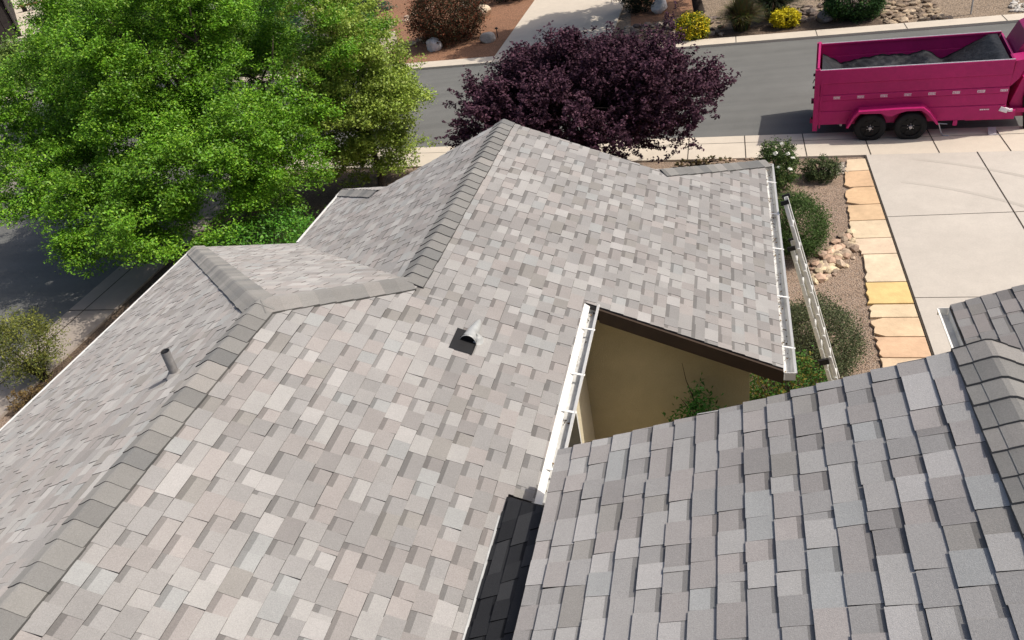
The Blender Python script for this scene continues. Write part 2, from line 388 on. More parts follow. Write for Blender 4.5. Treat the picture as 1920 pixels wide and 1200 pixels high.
# soffit under the rake
sf = MB(); sf.box(((xr+w1+xr+w2)/2, yR+.17, 0), (.01, .01, .01))
sf = MB(); xa, xb = xr+w1-.05, xr+w2
sf.face([(xa, yR+.01, z1(xa)-.16), (xb, yR+.01, z1(xb)-.16), (xb, yR+.33, z1(xb)-.16), (xa, yR+.33, z1(xa)-.16)], m=0)
sf.face([(xa, yR+.01, z1(xa)-.17), (xa, yR+.33, z1(xa)-.17), (xb, yR+.33, z1(xb)-.17), (xb, yR+.01, z1(xb)-.17)], m=0)
hbuild(sf, 'soffit', M['brown'])

# walls
wl = MB()
wx1, wyR = .18, yR+.31
def wallq(mb, P, Q, zt0, zt1, th=.15, inward=(0, 1, 0), m=0):
    P = Vector((*P, 0)); Q = Vector((*Q, 0)); n = Vector(inward)*th
    a, b = P, Q; c_, d_ = Q+Vector((0, 0, zt1)), P+Vector((0, 0, zt0))
    F = [a, b, c_, d_]; G = [p+n for p in F]
    mb.face(F, m=m); mb.face(G[::-1], m=m)
    for k in range(4): mb.face([F[k], G[k], G[(k+1) % 4], F[(k+1) % 4]], m=m)
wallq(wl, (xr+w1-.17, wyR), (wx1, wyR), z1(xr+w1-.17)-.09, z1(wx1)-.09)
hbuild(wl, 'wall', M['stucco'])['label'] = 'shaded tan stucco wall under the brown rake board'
wl = MB()
wallq(wl, (wx1, wyR+.15), (wx1, yF-.4), z1(wx1)-.09, z1(wx1)-.09, inward=(-1, 0, 0))
wallq(wl, (xK+.35, yF-.4), (wx1-.15, yF-.4), ze-.02, ze-.02, inward=(0, -1, 0))
wallq(wl, (xK+.35, yF-.55), (xK+.35, yE+W_-.35), ze-.02, ze-.02, inward=(1, 0, 0))
wallq(wl, (xr-W_+.35, yE+W_-.35), (xK+.35, yE+W_-.35), ze-.02, ze-.02, inward=(0, -1, 0))
wallq(wl, (xr-W_+.35, yE+W_-.5), (xr-W_+.35, y0+.3), ze-.02, ze-.02, inward=(1, 0, 0))
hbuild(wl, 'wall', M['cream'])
wl = MB(); xw = xr+w1-.17
wallq(wl, (xw, wyR), (xw, y0+.3), z1(xw)-.09, z1(xw)-.09, inward=(-1, 0, 0))
hbuild(wl, 'wall', M['cream'])['label'] = 'pale cream wall below the near white gutter'
# window in that wall
wn = MB(); wn.box((xw+.02, 4.75, 2.9), (.05, 1.2, 1.3)); wf = hbuild(wn, 'window', M['white'], bevel=.008)
wn = MB(); wn.box((xw+.035, 4.75, 2.9), (.04, 1.02, 1.12)); g = wn.build('pane', M['glass'], wf)

# gutters
def gutter(P, Q, out, name, wd=.125, dp=.09, nstr=5, label=None, seed=0, drop=.035, flange=True, inn='whited'):
    P = Vector(P); Q = Vector(Q); D = (Q-P).normalized(); O = Vector(out).normalized(); Z = Vector((0, 0, 1))
    prof = [(0, 0), (0, -dp), (wd*.6, -dp), (wd*.78, -dp*.55), (wd*.8, -.012), (wd, 0), (wd, -.014), (wd*.86, -.026), (wd*.86, -dp*.6), (wd*.62, -dp-.004), (-.004, -dp-.004), (-.004, 0)]
    g = MB()
    pts0 = [P + O*(a+.006) + Z*(b-drop) for a, b in prof]; pts1 = [p + (Q-P) for p in pts0]
    if flange: g.face([P-O*.02-Z*(drop-.042), Q-O*.02-Z*(drop-.042), Q+O*.045-Z*(drop+.012), P+O*.045-Z*(drop+.012)], m=0)
    n = len(prof)
    for k in range(n):
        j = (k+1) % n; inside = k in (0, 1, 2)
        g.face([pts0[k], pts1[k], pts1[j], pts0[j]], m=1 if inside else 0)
    for pp in (P-D*.004, Q): g.box(pp+D*.003+O*(wd*.5)+Z*(-dp*.5-drop), (.006, wd*.86, dp) if abs(D.x) > .5 else (wd*.86, .006, dp))
    o = hbuild(g, name, [M['white'], M[inn]])
    rnd = random.Random(seed)
    for i in range(nstr):
        t_ = (i+.5+rnd.uniform(-.15, .15))/nstr; c = P.lerp(Q, t_)+O*(wd*.42)+Z*(-.012-drop*.5)
        s_ = MB(); s_.box(c, (wd+.05, .022, .005) if abs(O.x) > .5 else (.022, wd+.05, .005), M=Matrix.Rotation(math.atan(T)*.5 if O.x > 0 else -.2, 3, 'Y'))
        q = s_.build('strap', M['white'], o)
    if label: o['label'] = label
    return o
gutter((xr+w1, yS-.05, z1(xr+w1)), (xr+w1, yR+.02, z1(xr+w1)), (1, 0, 0), 'gutter', wd=.13, nstr=4, seed=2, label='bright white gutter beside the tan wall')
gutter((xr+w2, yR-.02, z1(xr+w2)), (xr+w2, yF, z1(xr+w2)), (1, 0, 0), 'gutter', wd=.115, nstr=5, seed=4, flange=False, inn='whited', label='white gutter along the right eave by the ladder')
lt_ = random.Random(8); lg = MB()
for k in range(150):
    if k < 22: p = Vector((xr+w1+lt_.uniform(.015, .09), lt_.uniform(yS, yR), z1(xr+w1)-.121+lt_.uniform(0, .01)))
    else: p = Vector((xr+w2+lt_.uniform(.015, .08), lt_.uniform(yR, yF), z1(xr+w2)-.115+lt_.uniform(0, .01)))
    a = lt_.uniform(0, 6.28); s_ = lt_.uniform(.008, .022); c_ = lt_.choice([(.12, .07, .03), (.06, .04, .02), (.2, .13, .06)])
    lg.face([p+Vector((math.cos(a+q_)*s_*(1 if i_ % 2 else .45), math.sin(a+q_)*s_*(1 if i_ % 2 else .45), lt_.uniform(0, .008))) for i_, q_ in enumerate((0, 1.57, 3.14, 4.71))], c_)
hbuild(lg, 'leaf_litter', M['flag'])['kind'] = 'stuff'
# downspout and outlet by the near gutter
ds = MB(); ds.tube([(xr+w1+.05, 4.15, 4.05), (xr+w1+.02, 4.15, 3.9), (xw+.06, 4.15, 3.72), (xw+.06, 4.15, .2), (xw+.25, 4.15, .1)], .04, 8)
hbuild(ds, 'downspout', M['white'], smooth=True)

# near roof of the same house (right foreground) -------------------------------------------------
x5, z5, T5, yN = 1.27, 5.48, .384, 3.5; c5 = math.cos(math.atan(T5)); xl = -1.115
z5f = lambda x: z5-abs(x-x5)*T5
r5 = MB()
shingles(r5, (x5, 0, z5), (0, -1, 0), (-1, 0, -T5), [[(-yN, 0), (-yN, (x5-xl)/c5), (-y0, (x5-xl)/c5), (-y0, 0)]], 31, e=.143, rk=.03, h=.0108, tooth=.003, wob=.010,  # low rk: shade under the course edges painted into the risers
         pal=[(tuple(x*k for x, k in zip(c, (1.05, 1.06, 1.075))), q) for c, q in PAL], mean=.147)  # same shingles as the main roof, light on this slope lifted into the palette
shingles(r5, (x5, 0, z5), (0, 1, 0), (1, 0, -T5), [[(y0, 0), (yN, 0), (yN, 2.6/c5), (y0, 2.6/c5)]], 32, e=.143, h=.008)
slab(r5, [(x5, y0, z5), (xl, y0, z5f(xl)), (xl, yN, z5f(xl)), (x5, yN, z5)], .05)
slab(r5, [(x5, y0, z5), (x5+2.6, y0, z5f(x5+2.6)), (x5+2.6, yN, z5f(x5+2.6)), (x5, yN, z5)], .05)
hbuild(r5, 'roof', [M['shingle'], M['deck']])['label'] = 'near right roof slope of larger grey shingles with course lines painted black for shade'
c5m = MB(); ridge_caps(c5m, (x5, y0, z5), (x5, yN+.01, z5), (-1, 0, -T5), (1, 0, -T5), 8, e=.15, wd=.165, rad=.05, lift=.012)
hbuild(c5m, 'ridge_cap', M['shingle'])
# steep strip where the two roofs meet, its shade put into a dark palette
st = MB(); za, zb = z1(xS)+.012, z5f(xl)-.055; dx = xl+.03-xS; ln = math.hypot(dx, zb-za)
shingles(st, (xl+.03, 0, zb), (0, -1, 0), (-dx, 0, -(zb-za)), [[(-yS+.32, 0), (-yS+.03, ln), (-y0, ln), (-y0, 0)]], 41, e=.143, h=.008, tooth=.005, pal=PAL_SHADE)
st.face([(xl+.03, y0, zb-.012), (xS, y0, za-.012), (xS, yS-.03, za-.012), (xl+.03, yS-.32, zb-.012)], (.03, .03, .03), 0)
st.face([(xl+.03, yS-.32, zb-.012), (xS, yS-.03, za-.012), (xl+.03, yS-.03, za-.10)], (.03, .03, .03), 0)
hbuild(st, 'roof', M['shingle'])['label'] = 'narrow steep strip of shingles coloured dark for shade between the two roofs'
vf = MB(); vf.box((xS-.012, (y0+yS-.2)/2, z1(xS-.012)+.010), (.014, yS-.2-y0, .004), M=Matrix.Rotation(math.atan(T), 3, 'Y'))
hbuild(vf, 'valley_flashing', M['galv'])
# walls under the near roof
wl = MB()
wallq(wl, (xl+.35, yN-.3), (x5, yN-.3), z5f(xl+.35)-.08, z5-.08, inward=(0, -1, 0))
wallq(wl, (x5, yN-.3), (x5+2.3, yN-.3), z5-.08, z5f(x5+2.3)-.08, inward=(0, -1, 0))
wallq(wl, (x5+2.3, yN-.45), (x5+2.3, y0+.3), z5f(x5+2.3)-.08, z5f(x5+2.3)-.08, inward=(-1, 0, 0))
hbuild(wl, 'wall', M['stucco'])
fm = MB()
board(fm, (xl, yN, z5f(xl)), (x5, yN, z5), (0, 1, 0), .14, .02); board(fm, (x5, yN, z5), (x5+2.6, yN, z5f(x5+2.6)), (0, 1, 0), .14, .02)
hbuild(fm, 'fascia', M['brown'])
# lower wing roof at the right edge
x6, z6, y6, y6n, X6 = 2.255, 2.950, 7.41, 3.62, 6.4
z6f = lambda x: z6+(x-x6)*T5
r6 = MB()
shingles(r6, (X6, 0, z6f(X6)), (0, -1, 0), (-1, 0, -T5), [[(-y6, 0), (-y6, (X6-x6)/c5), (-y6n, (X6-x6)/c5), (-y6n, 0)]], 51, e=.143, rk=.04, h=.009, tooth=.003,
         pal=[(tuple(x*k for x, k in zip(c, (.94, .94, .95))), q) for c, q in PAL], mean=.17)
slab(r6, [(X6, y6n, z6f(X6)), (x6, y6n, z6), (x6, y6, z6), (X6, y6, z6f(X6))], .05)
hbuild(r6, 'roof', [M['shingle'], M['deck']])['label'] = 'lower grey shingle roof beside the concrete driveway at the right edge'
gutter((x6, y6n, z6), (x6, y6, z6), (-1, 0, 0), 'gutter', wd=.115, nstr=2, seed=9, flange=False, inn='whited', label='white gutter on the lower wing over the driveway')
wl = MB()
wallq(wl, (x6+.3, y6-.3), (X6, y6-.3), z6f(x6+.3)-.08, z6f(X6)-.08, inward=(0, -1, 0))
wallq(wl, (x6+.3, y6-.45), (x6+.3, y6n), z6f(x6+.3)-.08, z6f(x6+.3)-.08, inward=(1, 0, 0))
wallq(wl, (X6, y6-.45), (X6, y6n), z6f(X6)-.08, z6f(X6)-.08, inward=(-1, 0, 0))
hbuild(wl, 'wall', M['stucco'])

# plumbing vent pipe on the left slope
px_, py_ = -4.12, 3.72; pz = z2(px_); th = math.radians(6); ax = Vector((math.sin(th), 0, math.cos(th)))
vp = MB(); vp.tube([Vector((px_, py_, pz-.03)), Vector((px_, py_, pz))+ax*.235], .034, 16, cap=False)
vp.tube([Vector((px_, py_, pz))+ax*.235, Vector((px_, py_, pz))+ax*.05], .027, 16, m=1)
vpo = hbuild(vp, 'vent_pipe', [M['lead'], M['black']], smooth=True); vpo['label'] = 'grey plumbing pipe standing on the left slope'
fl = MB(); fl.tube([Vector((px_, py_, pz-.01)), Vector((px_+.004, py_, pz+.035))], [.07, .040], 16)
fl.build('flashing', M['lead'], vpo, smooth=True)
# hooded roof vent on the right slope
hv = MB(); hx0 = -2.115; rndv = random.Random(2)
def onr(x, y, h_): return Vector((x, y, z1(x))) + Vector((T, 0, 1)).normalized()*h_
secs = []
for k in range(9):
    t_ = k/8; y = 4.70+.36*t_; r = .066*(1-t_)**.55+.005; cx = hx0+.02*(t_)
    secs.append([onr(cx + r*math.cos(a)*.95, y + (.02 if k == 0 else 0), max(0, r*math.sin(a)*1.15)) for a in [math.pi*j/10 for j in range(11)]])
for s0, s1 in zip(secs, secs[1:]):
    for j in range(10): hv.face([s0[j], s0[j+1], s1[j+1], s1[j]])
hvo = hbuild(hv, 'roof_vent', M['galv'], smooth=True, weld=True); hvo['label'] = 'hooded grey metal vent with a dark opening on the right slope'
sol = hvo.modifiers.new('thickness', 'SOLIDIFY'); sol.thickness = .004
op = MB(); op.face([onr(hx0+.068*math.cos(a), 4.74, max(.012, .068*math.sin(a)*1.15)) for a in [math.pi*j/10 for j in range(11)]])
op.face([onr(hx0-.115, 4.585, .013), onr(hx0+.07, 4.585, .013), onr(hx0+.07, 4.85, .015), onr(hx0-.115, 4.85, .015)])
op.face([onr(hx0+.065, 4.60, .012), onr(hx0+.065, 4.75, .012), onr(hx0+.065, 4.75, .05)])
op.build('vent_opening', M['black'], hvo)
fl = MB(); fl.tube([onr(hx0+.06, 4.79, .0), onr(hx0+.06, 4.79, .035), onr(hx0+.05, 4.81, .055)], [.062, .046, .018], 14)
fl.build('flashing', M['galv'], hvo, smooth=True)

# ------------------------------------------------------------------ ground, road, concrete
def sheet(name, poly, z, m, th=None, kind='structure', **kw):
    g = MB()
    if th: g.prism(ccw(poly), z-th, z)
    else: g.face([(x, y, z) for x, y in ccw(poly)])
    o = g.build(name, m); o['kind'] = kind; return o
big = 260
sheet('ground', [(-big, -big), (big, -big), (big, big), (-big, big)], -.02, M['greygravel'])
kn = lambda x: 19.13-(x)*.094          # near edge of the road (measured on the ground)
kf = lambda x: 26.84-(x)*.083          # far edge of the road
fs = lambda x: 27.50-(x)*.089          # back of the far kerb
sw = lambda x: 17.80-(x)*.095          # back of the near pavement
sheet('road', [(-70, kn(-70)), (40, kn(40)), (40, kf(40)), (-70, kf(-70))], 0, M['asphalt'])
sheet('side_road', [(-15.0, -40), (-15.0, kn(-15)-.005), (-23.5, kn(-23.5)-.005), (-23.5, -40)], 0, M['asphalt'])
sheet('far_kerb', [(-14, kf(-14)), (40, kf(40)), (40, fs(40)), (-14, fs(-14))], .08, M['conc'], th=.12)
sheet('far_kerb', [(-70, kf(-70)), (-14.01, kf(-14.01)), (-14.01, fs(-14)), (-70, fs(-70))], .08, M['conc'], th=.12)
sheet('pavement', [(-13.2, kn(-13.2)), (40, kn(40)), (40, sw(40)), (-13.2, sw(-13.2))], .05, M['conc'], th=.09)
sheet('pavement', [(-15, -40), (-15, 18.6), (-14.2, 19.8), (-13.21, kn(-13.2)), (-13.21, sw(-13.2)), (-13.66, 18.2), (-13.66, -40)], .05, M['conc_shade'], th=.09)
for x in (-11.5, -8.5, -5.6, -2.7, .25, 2.77, 5.37, 8.04, 10.8):
    sheet('kerb_joint', [(x-.012, kf(x)+.004), (x+.012, kf(x)+.004), (x+.012, fs(x)), (x-.012, fs(x))], .084, M['joint'])
for x in (-6.5, -3.8, -1.0, .38, 1.75, 3.11, 4.49, 5.85, 7.2, 8.6):
    sheet('pavement_joint', [(x-.012, kn(x)), (x+.012, kn(x)), (x+.02, sw(x)), (x-.004, sw(x))], .054, M['joint'])
sheet('pavement_joint', [(-14, kn(-14)-.42), (30, kn(30)-.42), (30, kn(30)-.435), (-14, kn(-14)-.435)], .054, M['joint'])
for y in (4.5, 7.7, 9.55, 11.7, 13.9, 16): sheet('pavement_joint', [(-15, y), (-13.66, y), (-13.66, y+.03), (-15, y+.03)], .054, M['joint'])
sheet('pavement_joint', [(-14.56, 2), (-14.53, 2), (-14.53, 16), (-14.56, 16)], .054, M['joint'])
# driveway
dvx = 3.02
sheet('driveway', [(dvx, 3.0), (12, 3.0), (12, sw(12)-.005), (dvx, sw(dvx)-.005)], .052, M['conc2'], th=.09)
for x in (5.22, 7.5, 9.8): sheet('driveway_joint', [(x-.012, 3), (x+.012, 3), (x+.012, sw(x)), (x-.012, sw(x))], .056, M['joint'])
for y in (11.72, 14.56): sheet('driveway_joint', [(dvx, y+.01), (12, y-.06), (12, y-.04), (dvx, y+.022)], .0562, M['joint'])
sheet('driveway_joint', [(dvx-.035, 8), (dvx, 8), (dvx, sw(dvx)-.02), (dvx-.035, sw(dvx)-.02)], .045, M['joint'])
sheet('driveway', [(-8.6, fs(-8.6)), (-4.22, fs(-4.22)), (-4.3, 60), (-8.9, 60)], .06, M['conc'], th=.09)
M['tyremark'] = mat('tyre_darkened_concrete', (.475, .435, .38), .9, [(.8, .06), (30, .05)])
for R0, cx_, cy_ in ((6.0, 1.2, 10.6), (7.5, 1.0, 10.3)):
    arc = [(cx_+R0*math.cos(a), cy_+R0*math.sin(a)) for a in [math.radians(d_) for d_ in range(28, 70, 3)]]
    arc2 = [(cx_+(R0-.10)*math.cos(a), cy_+(R0-.10)*math.sin(a)) for a in [math.radians(d_) for d_ in range(28, 70, 3)]]
    g_ = MB()
    for k in range(len(arc)-1):
        if arc[k+1][1] < sw(arc[k+1][0])-.05 and arc[k+1][0] > dvx+.05: g_.face([(*arc[k], .0545), (*arc[k+1], .0545), (*arc2[k+1], .0545), (*arc2[k], .0545)])
    if g_.f: tag(g_.build('driveway_mark', M['tyremark']), kind='structure')
# beds
sheet('gravel_bed', [(-13.65, -12), (12, -12), (12, 2.99), (2.98, 2.99), (2.98, sw(2.98)-.01), (-13.2, sw(-13.2)-.01), (-13.65, 18.1)], 0, M['gravel'])
sheet('mulch_bed', [(-13.64, 8.2), (-7.3, 8.2), (-7.3, 18.3), (-13.2, 18.8), (-13.64, 17.9)], .006, M['mulchd'])
sheet('mulch_bed', [(-13.64, -8), (-7.3, -8), (-7.3, 8.18), (-13.64, 8.18)], .006, M['gravel'])
sheet('mulch_bed', [(-17, fs(-17)+.01), (-8.63, fs(-8.63)+.01), (-8.93, 60), (-30, 60), (-21, 38), (-17.2, 33)], .004, M['mulch'])
sheet('gravel_bed', [(-4.2, fs(-4.2)+.01), (40, fs(40)+.01), (40, 60), (-4.28, 60)], .003, M['yardgravel'])
sheet('mulch_bed', [(-4.19, fs(-4.2)+.3), (-1.2, fs(-1.2)+1.6), (-1.4, 31.0), (-4.0, 30.2)], .008, M['mulchd'])
sheet('mulch_bed', [(-3.6, 30.4), (-1.2, 31.2), (-1.3, 36), (-4.2, 36)], .010, M['mulch'])
sheet('mulch_bed', [(-1.5, fs(-1.5)+.05), (5.0, fs(5)+.05), (4.6, 28.6), (-1.5, 28.7)], .007, M['mulchd'])

# flagstone path beside the driveway, one mesh: stones are its pattern
rf = random.Random(5); fp = MB()
ys = [17.35, 16.73, 15.95, 15.16, 14.49, 13.79, 13.2, 12.25, 11.58, 11.19, 10.66, 10.12, 9.4, 8.7]
lx = lambda y: np.interp(y, [8, 10.1, 10.7, 11.5, 12.3, 13.0, 13.7, 14.4, 16.2, 17.4], [2.25, 2.26, 2.25, 2.27, 2.32, 2.42, 2.31, 2.30, 2.42, 2.58])
FC = [(.66, .52, .36), (.60, .41, .25), (.61, .42, .25), (.62, .44, .27), (.65, .52, .36), (.66, .52, .38), (.68, .56, .40), (.70, .50, .22), (.68, .54, .36), (.66, .49, .32), (.63, .43, .28), (.66, .50, .34), (.62, .45, .3)]
for i in range(len(ys)-1):
    ya, yb = ys[i]-.012, ys[i+1]+.012; n = 6; L = []
    for k in range(n+1):
        y = ya+(yb-ya)*k/n; notch = .13*rf.random()*1.7 if k in (0, n) and rf.random() < .3 else 0
        L.append((float(lx(y))+rf.uniform(-.025, .025)+notch, y))
    poly = L + [(dvx-.045, yb), (dvx-.045, ya)]
    fp.prism(ccw(poly), -.02, .045+rf.uniform(-.004, .004), col=FC[i])
tag(fp.build('flagstone_path', M['flag'], bevel=.008), kind='structure')

# ------------------------------------------------------------------ stones
def rock_mesh(mb, c, r, seed, col, sub=2, jag=.28):
    rnd = random.Random(seed); bm = bmesh.new(); bmesh.ops.create_icosphere(bm, subdivisions=sub, radius=1)
    pl_ = [(Vector((rnd.gauss(0, 1), rnd.gauss(0, 1), rnd.gauss(0, 1))).normalized(), rnd.uniform(.62, .95)) for _ in range(9)]
    for v in bm.verts:
        p = v.co.copy()
        for n_, d_ in pl_:
            k = p.dot(n_)-d_
            if k > 0: p -= n_*k
        p += Vector((rnd.gauss(0, 1), rnd.gauss(0, 1), rnd.gauss(0, 1)))*.02*jag
        v.co = p
    rz = Matrix.Rotation(rnd.uniform(0, 6.28), 3, 'Z')
    bm.verts.index_update()
    V = [rz @ Vector((v.co.x*r[0], v.co.y*r[1], v.co.z*r[2])) + Vector(c) for v in bm.verts]
    i = len(mb.v); mb.v += [tuple(v) for v in V]
    for f in bm.faces: mb.f.append(tuple(i+v.index for v in f.verts)); mb.c.append(col); mb.m.append(0)
    bm.free()
def rock(c, r, seed, col, label):
    mb = MB(); rock_mesh(mb, c, r, seed, col, 3); return tag(mb.build('rock', M['rock']), label, 'rock')
rock((-11.72, 30.35, .2), (.42, .34, .3), 1, (.60, .60, .60), 'pale white boulder at the foot of the round reddish bush')
rock((-10.72, 34.75, .22), (.42, .36, .34), 2, (.62, .50, .36), 'cream boulder on the mulch right of the round reddish bush')
rock((-9.45, 30.65, .15), (.35, .3, .26), 3, (.42, .38, .34), 'grey boulder beside the driveway edge above the purple tree')
rock((-2.6, 32.1, .2), (.42, .36, .3), 4, (.62, .60, .58), 'white boulder lying left of the tree trunk across the street')
rock((-12.6, 33.6, .12), (.3, .26, .2), 5, (.50, .42, .33), 'small tan rock behind the round reddish bush')
rock((3.2, 28.55, .12), (.5, .3, .2), 6, (.22, .20, .19), 'dark flat rock between the yellow shrub and the green bush')
rock((-12.1, 36.9, .15), (.6, .4, .22), 7, (.42, .35, .28), 'flat tan rock on the mulch at the top edge')
def rubble(name, n, f, seed, cols, rr, zf_=.5, label=None):
    rnd = random.Random(seed); mb = MB()
    for i in range(n):
        x, y = f(rnd); r = rnd.uniform(*rr)
        rock_mesh(mb, (x, y, r*.25), (r, r*rnd.uniform(.6, 1), r*rnd.uniform(.3, .6)), rnd.random(), (lambda k_, c_: tuple(c*k_ for c in c_))(rnd.uniform(.75, 1.25), rnd.choice(cols)), 1)
    o = mb.build(name, M['rock']); tag(o, label, 'stones', kind='stuff'); return o
TAN = [(.50, .40, .27), (.58, .48, .32), (.40, .31, .23), (.34, .25, .19), (.52, .36, .26)]
rubble('loose_stones', 110, lambda r: (lambda t: (1.5+.8*t+r.gauss(0, .06), 12.6+1.0*t+r.gauss(0, .22)))(r.random()), 1, TAN, (.05, .15), label='broken tan flagstone pieces beside the path')
rubble('loose_stones', 60, lambda r: (r.uniform(2.15, 2.55), r.uniform(16.6, 17.3)), 2, [(.38, .34, .28), (.30, .26, .22)], (.03, .09), label='small grey stones in the bed corner by the pavement')
rubble('loose_stones', 170, lambda r: (r.uniform(4.9, 6.6), r.uniform(27.2, 29.8)), 3, [(.36, .27, .18), (.27, .20, .14), (.2, .15, .11), (.42, .33, .23)], (.06, .2), label='heap of broken brown rock across the street behind the trailer')
rubble('loose_stones', 150, lambda r: (lambda a, b: (8.6+a+b*.8, 27.1+b*2.2))(r.uniform(-.3, 1.6), r.random()), 4, [(.58, .55, .50), (.5, .46, .4)], (.05, .13), label='white cobbles at the top right corner')
rubble('loose_stones', 150, lambda r: (r.uniform(1.9, 4.9), r.uniform(28.6, 30.4)), 5, [(.17, .13, .11), (.25, .2, .16), (.12, .1, .09)], (.06, .24), label='dark brown rubble behind the yellow shrub')
rubble('loose_stones', 130, lambda r: (r.uniform(-3.9, -.2), r.uniform(27.9, 30.4)), 6, [(.22, .17, .14), (.32, .27, .22), (.14, .11, .1)], (.06, .22), label='dark rubble behind the left yellow shrub')
rubble('loose_stones', 90, lambda r: (lambda t: (-14.3+2.1*t+r.gauss(0, .15), 30.4+2.2*t+r.gauss(0, .2)))(r.random()), 7, TAN, (.06, .2), label='row of tan stones left of the round reddish bush')
rubble('loose_stones', 90, lambda r: (lambda t: (-16.6+2.6*t+r.gauss(0, .2), 33.2+5*t+r.gauss(0, .3)))(r.random()), 8, [(.4, .28, .2), (.45, .35, .27)], (.05, .18), label='line of brown stones through the mulch')
rubble('loose_stones', 50, lambda r: (r.uniform(-.9, .6), r.uniform(17.75, 17.95)), 9, [(.3, .22, .16), (.4, .3, .22)], (.03, .08), label='brown stones between pavement and roof edge')
# block
bk = MB(); bk.box((-15.05, 31.4, .28), (2.0, 1.5, .56), rz=-.15)
tag(bk.build('concrete_block', M['conc'], bevel=.03), 'low square cream concrete block beside the yellow green tree', 'block')

# ------------------------------------------------------------------ foliage
def leaf_object(name, pts, size, cols, parent, m, seed=0, up=.45, aspect=.5, dirs=None):
    """pts (n,3) leaf positions; one diamond leaf each, as one mesh"""
    rng = np.random.default_rng(seed); n = len(pts)
    nrm = rng.normal(size=(n, 3)); nrm /= np.linalg.norm(nrm, axis=1)[:, None]; nrm[:, 2] = np.abs(nrm[:, 2])+up; nrm /= np.linalg.norm(nrm, axis=1)[:, None]
    t = rng.normal(size=(n, 3)) if dirs is None else dirs + rng.normal(size=(n, 3))*.35
    t -= nrm*(t*nrm).sum(1)[:, None]; t /= np.linalg.norm(t, axis=1)[:, None]+1e-9
    b = np.cross(nrm, t); s = size*rng.uniform(.65, 1.3, n)[:, None]
    V = np.stack([pts-t*s*.5, pts+b*s*.5*aspect+nrm*s*.06, pts+t*s*.5, pts-b*s*.5*aspect+nrm*s*.06], 1).reshape(-1, 3)
    me = bpy.data.meshes.new(name); me.vertices.add(4*n); me.vertices.foreach_set('co', V.astype(np.float32).ravel())
    me.loops.add(4*n); me.loops.foreach_set('vertex_index', np.arange(4*n, dtype=np.int32))
    me.polygons.add(n); me.polygons.foreach_set('loop_start', np.arange(0, 4*n, 4, dtype=np.int32)); me.polygons.foreach_set('loop_total', np.full(n, 4, np.int32))
    me.update(calc_edges=True); me.materials.append(m)
    at = me.color_attributes.new('Col', 'FLOAT_COLOR', 'POINT')
    c4 = np.ones((n, 4), np.float32); c4[:, :3] = cols; at.data.foreach_set('color', np.repeat(c4, 4, 0).ravel())
    o = bpy.data.objects.new(name, me); link(o, parent); return o
def colours(rng, n, base, var=.25, alt=None, altp=.2, grp=None):
    c = np.tile(np.array(base, float), (n, 1))
    if alt is not None:
        k = rng.random(n) < altp; c[k] = alt
    c *= (1+rng.normal(size=(n, 1))*var).clip(.4, 1.8)
    if grp is not None: c *= grp[:, None]
    return c
def crown_points(rng, c, r, nclump, ntuft, nleaf, clump_r, tuft_r, inner=.55, flat=.55, bump=.22, zmin=-1., noise_seed=0, outward=0., spike=0.):
    """leaf positions: clumps on an uneven shell, tufts in each clump, leaves in each tuft"""
    c = np.array(c); r = np.array(r); ph = rng.random(8)*6.28; P = []; G = []; D = []
    for i in range(nclump):
        while True:
            d = rng.normal(size=3); d /= np.linalg.norm(d)
            if d[2] > zmin: break
        az = math.atan2(d[1], d[0]); el = math.asin(d[2])
        lump = 1+bump*(math.sin(2*az+ph[0])*.4+math.sin(3*az+ph[1])*math.cos(2*el+ph[2])*.6+math.sin(5*az+ph[3])*math.cos(4*el+ph[4])*.5)
        f = inner+(1-inner)*rng.random()**.45
        cc = c+d*r*f*lump; cr = clump_r*rng.uniform(.7, 1.35); g = rng.uniform(.82, 1.18)
        for t in range(ntuft):
            q = rng.normal(size=3); q /= np.linalg.norm(q); q *= rng.random()**.5; q[2] *= flat
            tc = cc+q*cr+d*outward*rng.random()*cr; tr = tuft_r*rng.uniform(.6, 1.4); g2 = g*rng.uniform(.85, 1.15)
            L = rng.normal(size=(nleaf, 3))*tr*.55; L[:, 2] *= .7
            if spike:
                ax_ = d*np.array([1, 1, .6])+np.array([0, 0, .5])+rng.normal(size=3)*.3; ax_ /= np.linalg.norm(ax_)
                L = L*.5 + ax_*(rng.random((nleaf, 1))*spike*rng.uniform(.4, 1.3))
            P.append(tc+L); G.append(np.full(nleaf, g2)); D.append(np.tile(d, (nleaf, 1)))
    return np.concatenate(P), np.concatenate(G), np.concatenate(D)
def limbs(mb, base, c, r, rng, n=9, r0=.14, fork=.4, m=0):
    base = Vector(base); c = Vector(c); top = base.lerp(c, fork)
    mb.tube([base, base.lerp(top, .5)+Vector((.05, .03, 0)), top], [r0*1.25, r0, r0*.85], 10)
    for i in range(n):
        az = 6.283*i/n+rng.uniform(-.3, .3); el = rng.uniform(-.1, 1.2)
        e = c+Vector((math.cos(az)*math.cos(el)*r[0], math.sin(az)*math.cos(el)*r[1], math.sin(el)*r[2]))*rng.uniform(.7, .92)
        mid = top.lerp(e, .5)+Vector((0, 0, .12*r[2])); mb.tube([top, mid, e], [r0*.55, r0*.3, r0*.07], 6)
        for k in range(4):
            s0 = mid.lerp(e, rng.uniform(0, .7)); e2 = s0+Vector((rng.normal(), rng.normal(), rng.normal()*.6+.3))*.28*r[0]
            mb.tube([s0, s0.lerp(e2, .5)+Vector((0, 0, .05)), e2], [r0*.2, r0*.12, r0*.03], 5)
